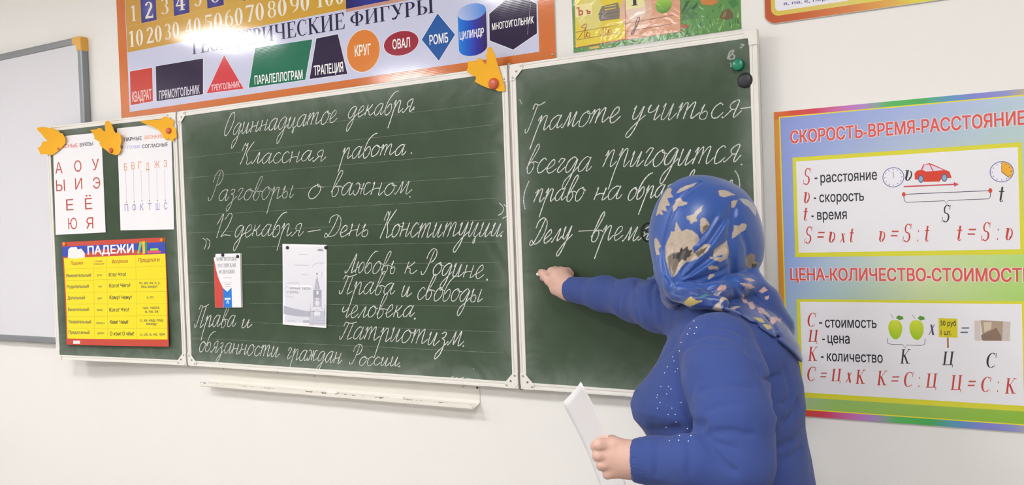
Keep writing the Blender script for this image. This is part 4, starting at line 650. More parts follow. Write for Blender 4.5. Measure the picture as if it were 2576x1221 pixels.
top=ramp([(0,'8C9ADC'),(.5,'A4B4E4'),(1,'BCD0E0')]); mid=ramp([(0,'90A8E0'),(.25,'B4C8D4'),(.55,'D0DCB0'),(1,'B0DC70')]); bot=ramp([(0,'B8CCA4'),(.2,'98C060'),(1,'8CBC34')])
P.grad(SX0+.0165,SZ0+.0195,SX1-.0165,SZ1-.0165,lambda u,v:lerp(mid(u),top(u),max(0,v-.5)*2) if v>.5 else lerp(bot(u),mid(u),v*2),4,20,20)
for (a,b_,c_,d_,e_,f_),(g_,h_,i_,j_,k_,l_) in zip(D['sp_box'],D['sp_boxin']):
    x0=min(a,e_) if a<2.5 else a; z1=(b_+d_)/2; z0=f_; P.rect(2.3247,z0,2.8465,z1,'DCD838',5); P.rect(2.3335,l_,2.8385,(h_+j_)/2,'ECEBF0',6)
P.build('printed_background',m_sp,sp,off(Matrix.Identity(4),.006))
OFF6=off(Matrix.Identity(4),.006)
for k in ('clock','clock2'):
    P=Print(); cx,cy,rx,ry=D['sp_ell'][k]; rr_=(rx+ry)/2; rx=ry=rr_
    P.ell(cx,cy,rx,ry,'6A6CA8',7); P.ell(cx,cy,rx-.0018,ry-.0018,'EEEEF6',8)
    if k=='clock2': P.ell(cx,cy,rx-.002,ry-.002,'F0B030',9,24,math.radians(-42),math.radians(90)); P.line([(cx,cy),(cx+rx*.6,cy-ry*.6)],.0018,'8A6038',10)
    for i in range(12): a=i*PI/6; P.ell(cx+rx*.78*math.cos(a),cy+ry*.78*math.sin(a),.0012,.0012,'4A4C80',10,8)
    P.line([(cx,cy-.002),(cx,cy+ry*.6)],.0012,'5A5C90' if k=='clock' else 'A07030',11); P.build('printed_clock',m_sp,sp,OFF6)
spp=D['sp_poly']
def group(name,items,extra=None):
    P=Print()
    for col,pts in items: P.poly(pts,col,8 if col not in ('E4DCEC','8C7464','D8C8B0') else 9)
    if extra: extra(P)
    P.build(name,m_sp,sp,OFF6)
def wheels(P):
    for k in ('wheel','wheel2'): cx,cy,rx,ry=D['sp_ell'][k]; P.ell(cx,cy,rx,ry,'4A6888',10); P.ell(cx,cy,rx*.72,ry*.72,'8CB0D0',11)
group('printed_car',spp[:3],wheels); group('printed_arrow',spp[3:4]); group('printed_price_tag',spp[4:6]); group('printed_banknotes',spp[6:11])
P=Print()
for col,w_,pts in D['sp_lines'][:3]: P.line(pts,w_,col,9)
for k in ('dot','dot2'): cx,cy,rx,ry=D['sp_ell'][k]; P.ell(cx,cy,rx,ry,'D84830',12)
tag(P.build('printed_braces',m_sp,sp,OFF6),kind='stuff')
for q_,k in enumerate(('apple','apple2')):
    P=Print(); cx,cy,rx,ry=D['sp_ell'][k]; n=28; pts=[]
    for i in range(n): a=2*PI*i/n; q=1+(.12*math.sin(a)); pts.append((cx+rx*math.cos(a)*q*.96,cy+ry*math.sin(a)*(1-.1*max(0,math.sin(a))**6)))
    P.face(pts,[lerp(lin('A0C818'),lin('D8E040'),max(0,min(1,.55+.5*(p[1]-cy)/ry-.3*abs(p[0]-cx)/rx))) for p in pts],7*STEP)
    col,w_,l_=D['sp_lines'][3+q_]; P.line(l_,w_,col,9); P.poly(spp[11+q_][1],spp[11+q_][0],10); P.build('printed_apple',m_sp,sp,OFF6)
P=Print()
for t in D['sp_text']:
    if t[6]=='outl': 
        t2=list(t); t2[6]='outw'; t2[7]='F2E4EC'; P.text(t2,7)
    P.text(t,9)
P.build('printed_lettering',m_sp,sp,off(Matrix.Identity(4),.006))
# rules board, only its lower corner in view
m_rt=print_mat('rules_board_print',.3,.45)
rt=tag(board_prism('rules_poster',rrect(2.262,1.018,2.905,1.60,.03),.006,m_edge,M_WALL),'orange and yellow rules board with rounded corners, cut off by the top of the photo','poster')
P=Print(); og=ramp([(0,'BC5428'),(.12,'C45A2C'),(.35,'D88040'),(.5,'DCAC3C'),(.58,'DCD018'),(1,'DCD018')])
q=rrect(2.262,1.018,2.905,1.60,.03); N_=40
def clip_x(pts,a,b_):
    for s,k in ((1,a),(-1,b_)):
        out=[]
        for i in range(len(pts)):
            p,r_=pts[i],pts[(i+1)%len(pts)]; ip=s*(p[0]-k)>=0; ir=s*(r_[0]-k)>=0
            if ip: out.append(p)
            if ip!=ir: t=(k-p[0])/(r_[0]-p[0]); out.append((k,p[1]+(r_[1]-p[1])*t))
        pts=out
        if len(pts)<3: return []
    return pts
def grad_shape(P,pts,f,x0,x1,layer,n=24):
    for i in range(n):
        a,b_=x0+(x1-x0)*i/n,x0+(x1-x0)*(i+1)/n; s=clip_x(pts,a,b_)
        if len(s)>2: P.face(s,[f((p[0]-x0)/(x1-x0)) for p in s],layer*STEP)
grad_shape(P,rrect(2.263,1.019,2.904,1.599,.03),og,2.265,2.904,1)
yl=ramp([(0,'D8C04C'),(.3,'DCCB70'),(.5,'DCD018'),(1,'DCD018')]); grad_shape(P,rrect(2.281,1.0375,2.888,1.583,.02),yl,2.281,2.888,2)
P.poly(rrect(2.2915,1.0495,2.48,1.57,.012),'EAE9F0',3)
P.build('printed_background',m_rt,rt,off(Matrix.Identity(4),.006))
P=Print()
for t in D['rt_text']: P.text(t,4)
P.build('printed_lettering',m_rt,rt,off(Matrix.Identity(4),.006))
# laminated alphabet sheet
m_az=print_mat('laminated_print',.45,.3,wrinkle=(22,.0009),coat=.8)
az=tag(board_prism('alphabet_poster',rect_pts(1.6975,1.0175,2.20,1.50),.0012,m_edge,M_WALL,.0002),'shiny laminated alphabet sheet with yellow and salmon letter cards on grass, above the right wing','poster')
P=Print(); gr=random.Random(3)
P.rect(1.6975,1.0175,2.20,1.5,'58904A',1)
gg=['3E7A3A','6CA04C','88B45C','4C8A44','A8C070','2F6A3C']
for i in range(380):
    x=gr.uniform(1.70,2.199); z=gr.uniform(1.019,1.30) if i%3 else gr.uniform(1.019,1.05); h=gr.uniform(.006,.022); w_=gr.uniform(.001,.003); s=gr.uniform(-.008,.008)
    if z+h>1.499 or min(x-w_,x+s)<1.698 or max(x+w_,x+s)>2.1995: continue
    P.poly([(x-w_,z),(x+w_,z),(x+s,z+h)],gr.choice(gg),2+i*.02)
for col,pts in D['az_leaf']: P.poly(pts,col,11)
P.poly(outline(D['az_red'],.0012),'B84830',12)
P.build('printed_grass',m_az,az,off(Matrix.Identity(4),.0012)); P=Print(); yc=D['az_poly'][0][1]; P.poly(yc,'E2CA20',13); P.poly(D['az_poly'][1][1],'D89C7C',13)
cxs=1.735; P.ell(1.757,1.125,.045,.05,None,14,n=30,f=lambda u,v:lin('DCD070')); P.ell(1.90,1.115,.05,.055,'E0B49C',14)
P.ell(1.90,1.118,.03,.035,'E8CCBC',14.5)
for i,(col,pts) in enumerate(D['az_poly'][2:]): P.poly(pts,col,15+.5*i)
cx,cy,rx,ry=D['az_pear']; n=32; pts=[(cx+rx*math.cos(2*PI*i/n)*(1-.22*max(0,math.sin(2*PI*i/n))),cy+ry*math.sin(2*PI*i/n)*1.0) for i in range(n)]
P.face(pts,[lerp(lin('4E8C1C'),lin('A4D44C'),max(0,min(1,.5+.6*(p[1]-cy)/ry))) for p in pts],20*STEP)
for col,w_,pts in D['az_lines']: P.line(pts,w_,col,21)
P.line(D['az_mid'],.0012,'B06048',21)
for col,pts in D['az_script']: P.line(catmull(pts,6),.0016,col,23)
for t in D['az_text']: P.text(t,24)
P.build('printed_cards',m_az,az,off(Matrix.Identity(4),.0012))
# ------------------------------------------------------------------ whiteboard at the left
m_wb=mat('whiteboard_enamel','DEDDE4',.2,.4); m_ga=mat('grey_aluminium','8C9094',.35,.5,.5); m_ye=mat('yellow_plastic_cap','E3AC4A',.4)
WX0,WX1,WZ0,WZ1,WD=-2.15,-.588,.052,1.381,.034
wb=tag(link('whiteboard',None,M=off(M_WALL,0,(WX0+WX1)/2,WZ0)),'whiteboard with a grey frame and yellow corner caps at the left edge','whiteboard')
Mw=Matrix.Translation((-(WX0+WX1)/2,-WZ0,0))
bm=bmesh.new(); bm_box(bm,WX0+.02,WX1-.02,WZ0+.02,WZ1-.02,.006,WD-.006); link('writing_surface',from_bm(bm,'writing_surface'),m_wb,wb,Mw)
fw=.03
for a in ((WX0+.03,WX1-.03,WZ0,WZ0+fw),(WX0+.03,WX1-.03,WZ1-fw,WZ1),(WX0,WX0+fw,WZ0+.03,WZ1-.03),(WX1-fw,WX1,WZ0+.03,WZ1-.03)):
    bm=bmesh.new(); bm_box(bm,*a,.0,WD,.006,4); link('frame_rail',from_bm(bm,'frame_rail',False),m_ga,wb,Mw)
for cx,sx in ((WX0,1),(WX1,-1)):
    for cy,sy in ((WZ0,1),(WZ1,-1)):
        q=[(0,.012),(.004,.003),(.012,0),(.062,0),(.062,fw+.001),(fw+.001,fw+.001),(fw+.001,.062),(0,.062)]
        bm=bmesh.new(); bm_prism(bm,[(cx+sx*(x-.001),cy+sy*(y-.001)) for x,y in q],-.0,WD+.002,.004); link('corner_cap',from_bm(bm,'corner_cap'),m_ye,wb,Mw)
# ------------------------------------------------------------------ sheets, booklet and magnets on the chalkboard
def sheet(name,quad,th,m,M,w0=-.003,curl=0,nx=14,ny=14,lift=0):
    """thin sheet spanned by four corners (TL,TR,BR,BL) lying on the board surface, with a little lift at the bottom"""
    TL,TR,BR,BL=[np.array(p) for p in quad]; V=[];F=[]
    def pt(u,v):
        p=(1-v)*((1-u)*BL+u*BR)+v*((1-u)*TL+u*TR); return p,w0+.0004+lift*(1-v)**2+curl*math.sin(PI*u)*(1-v)
    for s in (1,0):
        for j in range(ny+1):
            for i in range(nx+1):
                p,w_=pt(i/nx,j/ny); V.append((p[0],p[1],w_+th*s))
    k=(nx+1)*(ny+1)
    for j in range(ny):
        for i in range(nx):
            a=j*(nx+1)+i; F.append((a,a+1,a+nx+2,a+nx+1)); F.append((k+a,k+a+nx+1,k+a+nx+2,k+a+1))
    rim=[i for i in range(nx+1)]+[j*(nx+1)+nx for j in range(1,ny+1)]+[ny*(nx+1)+i for i in range(nx-1,-1,-1)]+[j*(nx+1) for j in range(ny-1,0,-1)]
    for i in range(len(rim)): a,b=rim[i],rim[(i+1)%len(rim)]; F.append((a,k+a,k+b,b))
    return link(name,mesh(name,V,F),m,None,M)
def drape(P,quad,w0,curl,lift):
    """lay a print on the gently curved sheet"""
    TL,TR,BR,BL=[np.array(p,float) for p in quad]; A=np.array(P.V); p=A[:,:2]; u=np.full((len(p),1),.5); v=u.copy()
    for _ in range(8):
        q=(1-v)*((1-u)*BL+u*BR)+v*((1-u)*TL+u*TR)-p; du=(1-v)*(BR-BL)+v*(TR-TL); dv=(1-u)*(TL-BL)+u*(TR-BR)
        det=du[:,0]*dv[:,1]-du[:,1]*dv[:,0]; su=(q[:,0]*dv[:,1]-q[:,1]*dv[:,0])/det; sv=(du[:,0]*q[:,1]-du[:,1]*q[:,0])/det
        u=u-su[:,None]; v=v-sv[:,None]
    A[:,2]+=w0+lift*np.maximum(0,1-v[:,0])**2+curl*np.sin(PI*np.clip(u[:,0],0,1))*(1-v[:,0]); P.V=[tuple(q) for q in A]
m_paper=mat('printer_paper','F1F0F4',.75,.2); m_ppr=print_mat('paper_print',.7,.2)
for nm,q,tx,ln,lab in (('vowel_chart',D['s1'],D['s1_text'],[],'white sheet of big red vowel letters on the left wing, nearest the whiteboard'),('consonant_chart',D['s2'],D['s2_text'],D['s2_lines'],'white sheet pairing orange and blue consonants by arrows, next to the hinge')):
    o=tag(sheet(nm,q,.0003,m_paper,M_LEFT,lift=.002),lab,'sheet','white letter charts on the left wing')
    P=Print()
    for t in tx: P.text(t,2)
    for col,w_,pts in ln:
        P.line(pts,w_,col,2); x,y=pts[1]; P.poly([(x-.003,y+.001),(x+.003,y+.001),(x,y-.006)],'606068',2)
    drape(P,q,-.0023,0,.002); P.build('printed_lettering',m_ppr,o)
m_pd=print_mat('glossy_chart_print',.35,.45)
q=D['pd']; o=tag(sheet('case_chart',q,.0005,mat('red_chart_paper','C8402C',.4),M_LEFT,lift=.012,curl=.004),'yellow table of grammatical cases with a red border on the left wing','poster')
P=Print()
for i,(col,pts) in enumerate(D['pd_poly']):
    if i in (1,): 
        f=pts
        for a in range(10):
            for b in range(10):
                def bl(u,v): return tuple((1-v)*((1-u)*f[3][k]+u*f[2][k])+v*((1-u)*f[0][k]+u*f[1][k]) for k in (0,1))
                P.poly([bl(a/10,b/10),bl((a+1)/10,b/10),bl((a+1)/10,(b+1)/10),bl(a/10,(b+1)/10)],'F2E000',2)
    else: P.poly(pts,col,3+.3*i)
for col,w_,pts in D['pd_lines']:
    n=12; P.line([tuple(pts[0][k]+(pts[1][k]-pts[0][k])*i/n for k in (0,1)) for i in range(n+1)],w_,col,4)
drape(P,q,-.0020,.004,.012); P.build('printed_table',m_pd,o)
P=Print()
for t in D['pd_text']: P.text(t,6)
drape(P,q,-.0020,.004,.012); P.build('printed_lettering',m_pd,o)
q=D['sh']; o=tag(sheet('title_sheet',q,.0003,m_paper,M_CEN,lift=.004),'pale grey printed sheet with a clock tower drawing in the middle of the chalkboard','sheet')
P=Print(); P.grad(q[3][0]+.012,q[3][1]+.008,q[1][0]-.012,q[1][1]-.006,lambda u,v:lerp(lin('DEDEE8'),lin('EAEAF0'),v),1,2,4)
for i,(col,pts) in enumerate(D['sh_poly']): P.poly(pts,col,2+.25*i)
cx,cy,rx,ry=D['sh_ell']; P.ell(cx,cy,rx,ry,'E2E2EA',6); P.ring(cx,cy,rx,ry,.0009,'9092A6',7)
for col,w_,pts in D['sh_lines']: P.line(pts,w_,col,7)
sx_,sy_=D['sh_star']; P.poly([(sx_+.005*(1 if i%2==0 else .42)*math.sin(i*PI/5),sy_+.005*(1 if i%2==0 else .42)*math.cos(i*PI/5)) for i in range(10)],'7C7E94',7)
drape(P,q,-.0023,0,.004); P.build('printed_picture',m_ppr,o)
P=Print()
for t in D['sh_text']: P.text(t,9)
drape(P,q,-.0023,0,.004); P.build('printed_lettering',m_ppr,o)
# booklet
pts=D['bk']; xs=[p[0] for p in pts]; ys=[p[1] for p in pts]
bk=tag(link('booklet',None,M=off(M_CEN,-.0028,(min(xs)+max(xs))/2,min(ys))),'small white, red and blue booklet pinned to the chalkboard by two magnets','booklet')
Mb=Matrix.Translation((-(min(xs)+max(xs))/2,-min(ys),0))
bm=bmesh.new(); bm_prism(bm,[(x+.0026,y) for x,y in pts],0,.0006); link('back_cover',from_bm(bm,'back_cover'),m_paper,bk,Mb)
m_pages=mat('page_block','D6D4D0',.8)
bm=bmesh.new()
for i in range(5): bm_prism(bm,[(x+.0022-.0004*i,y+.0002*(i%2)) for x,y in pts],.0008+.0009*i,.0008+.0009*i+.0007)
tag(link('page_block',from_bm(bm,'page_block'),m_pages,bk,Mb),kind=None)
bm=bmesh.new(); bm_prism(bm,pts,.0054,.0060); link('front_cover',from_bm(bm,'front_cover'),m_paper,bk,Mb)
P=Print(); P.poly(D['bk_red'],'D04038',1); P.poly(D['bk_blue'],'0A78DC',1)
for col,p in D['bk_logo']: P.poly(p,col,2)
for col,w_,p in D['bk_lines']: P.line(p,w_,col,2)
for t in D['bk_text']: P.text(t,2)
P.build('printed_cover',print_mat('cover_print',.35,.4),bk,off(Mb,.0060))
# felt leaves
m_felt=mat('yellow_felt','F6B636',.85,.15,bump=(500,.4,.0006),noise=(30,.05)); 
def leaf(outl,M,lab,piv,tilt,wb_):
    o2=[Vector(p) for p in outl]; n=len(o2); cx=sum(p[0] for p in o2)/n; cy=sum(p[1] for p in o2)/n
    x0,x1=min(p.x for p in o2),max(p.x for p in o2); y0,y1=min(p.y for p in o2),max(p.y for p in o2); st=.009; inner=[]
    def inside(x,y): return sum(((a.y>y)!=(b.y>y)) and (x<(b.x-a.x)*(y-a.y)/(b.y-a.y)+a.x) for a,b in zip(o2,o2[1:]+o2[:1]))%2==1
    i=0
    while x0+i*st<x1:
        j=0
        while y0+j*st<y1:
            x,y=x0+i*st,y0+j*st
            if inside(x,y) and min((Vector((x,y))-p).length for p in o2)>.004: inner.append(Vector((x,y)))
            j+=1
        i+=1
    vo,_,fo,_,_,_=delaunay_2d_cdt(o2+inner,[(i,(i+1)%n) for i in range(n)],[],0,1e-6)
    fo=[f for f in fo if inside(sum(vo[i].x for i in f)/3,sum(vo[i].y for i in f)/3)]
    def zz(v):
        d=math.hypot(v.x-piv[0],v.y-piv[1]); return wb_+min(.03,d*d*tilt*8)+.0015*math.sin(v.x*60+v.y*45)
    k=len(vo); V=[(v.x-cx,v.y-cy,zz(v)+.0016) for v in vo]+[(v.x-cx,v.y-cy,zz(v)) for v in vo]; F=[list(f) for f in fo]+[[i+k for i in f][::-1] for f in fo]
    cnt={}
    for f in fo:
        for a,b in zip(f,list(f[1:])+[f[0]]): cnt[(a,b)]=1
    for a,b in cnt:
        if (b,a) not in cnt: F.append([a,a+k,b+k,b])
    me=mesh('felt_leaf',V,F); bm=bmesh.new(); bm.from_mesh(me); bmesh.ops.recalc_face_normals(bm,faces=bm.faces); bm.to_mesh(me); bm.free()
    o=link('felt_leaf',me,m_felt,None,off(M,0,cx,cy)); tag(o,lab,'leaf','felt autumn leaves')
mg=D['mag']
leaf(D['leaf1'],M_LEFT,'yellow felt leaf on the far left corner of the chalkboard',mg['leaf1'],.25,.002)
leaf(D['leaf2'],M_LEFT,'yellow felt leaf between the two white letter charts',mg['leaf2'],.25,.002)
leaf(D['leaf3'],M_LEFT,'yellow felt leaf at the left hinge, tip pointing left',mg['leaf3'],.25,.002)
leaf(D['leaf4'],M_CEN,'largest yellow felt leaf, pinned at the right hinge over the banner edge',mg['leaf4'],.12,.003)
# magnets
def magnet(name,M,xy,w0,r,h,m,lab,group=None,prof='disc'):
    pr_={'disc':[(0,0),(r,0),(r,h*.45),(r*.93,h*.75),(r*.75,h*.93),(r*.4,h),(0,h)],'dome':[(0,0),(r*.95,0),(r,h*.2),(r*.97,h*.5),(r*.8,h*.8),(r*.5,h*.96),(0,h)],
         'barrel':[(0,0),(r,0),(r*.72,h*.25),(r*.68,h*.6),(r*.95,h*.75),(r*.98,h*.9),(r*.8,h),(0,h)]}[prof]
    bm=bmesh.new(); lathe_bm(bm,pr_,28); o=link(name,from_bm(bm,name,True),m,None,off(M,w0,*xy)); tag(o,lab,'magnet',group); return o
m_red=mat('red_magnet_plastic','CC5A3C',.3); m_or=mat('orange_magnet','E0961E',.35); m_bk=mat('black_magnet','26262A',.4); m_gr=mat('green_magnet','008060',.25)
magnet('round_magnet',M_LEFT,mg['leaf1'],.0038,.006,.005,m_red,'small red magnet on the far left felt leaf','red magnets')
magnet('round_magnet',M_LEFT,mg['leaf2'],.0038,.0105,.007,m_red,'red magnet on the felt leaf between the letter charts','red magnets')
magnet('round_magnet',M_LEFT,mg['leaf3'],.0038,.0125,.007,m_red,'red magnet on the felt leaf at the left hinge','red magnets')
magnet('round_magnet',M_CEN,mg['leaf4'],.0052,.0175,.009,m_red,'biggest red magnet, on the felt leaf at the right hinge','red magnets','dome')
magnet('round_magnet',M_LEFT,mg['pd1'],-.0018,.0085,.006,m_or,'orange magnet at the upper left corner of the yellow chart','orange magnets','dome')
magnet('round_magnet',M_LEFT,mg['pd2'],-.0018,.0085,.006,m_or,'orange magnet at the upper right corner of the yellow chart','orange magnets','dome')
magnet('round_magnet',M_CEN,mg['bk1'],.0034,.0068,.005,m_bk,'black magnet at the top edge of the booklet, left one','black magnets')
magnet('round_magnet',M_CEN,mg['bk2'],.0034,.0062,.005,m_bk,'black magnet at the upper right corner of the booklet','black magnets')
magnet('round_magnet',M_CEN,mg['sh1'],-.0022,.0062,.005,m_bk,'black magnet at the upper left corner of the grey sheet','black magnets')
magnet('round_magnet',M_CEN,mg['sh2'],-.0022,.0062,.005,m_bk,'black magnet at the upper right corner of the grey sheet','black magnets')
magnet('push_magnet',M_RIGHT,mg['gr'],-.0028,.0155,.016,m_gr,'glossy green push magnet near the top right of the right wing',None,'barrel')
magnet('round_magnet',M_RIGHT,mg['bl'],-.0028,.0205,.010,m_bk,'large black magnet at the right edge of the right wing','black magnets','dome')
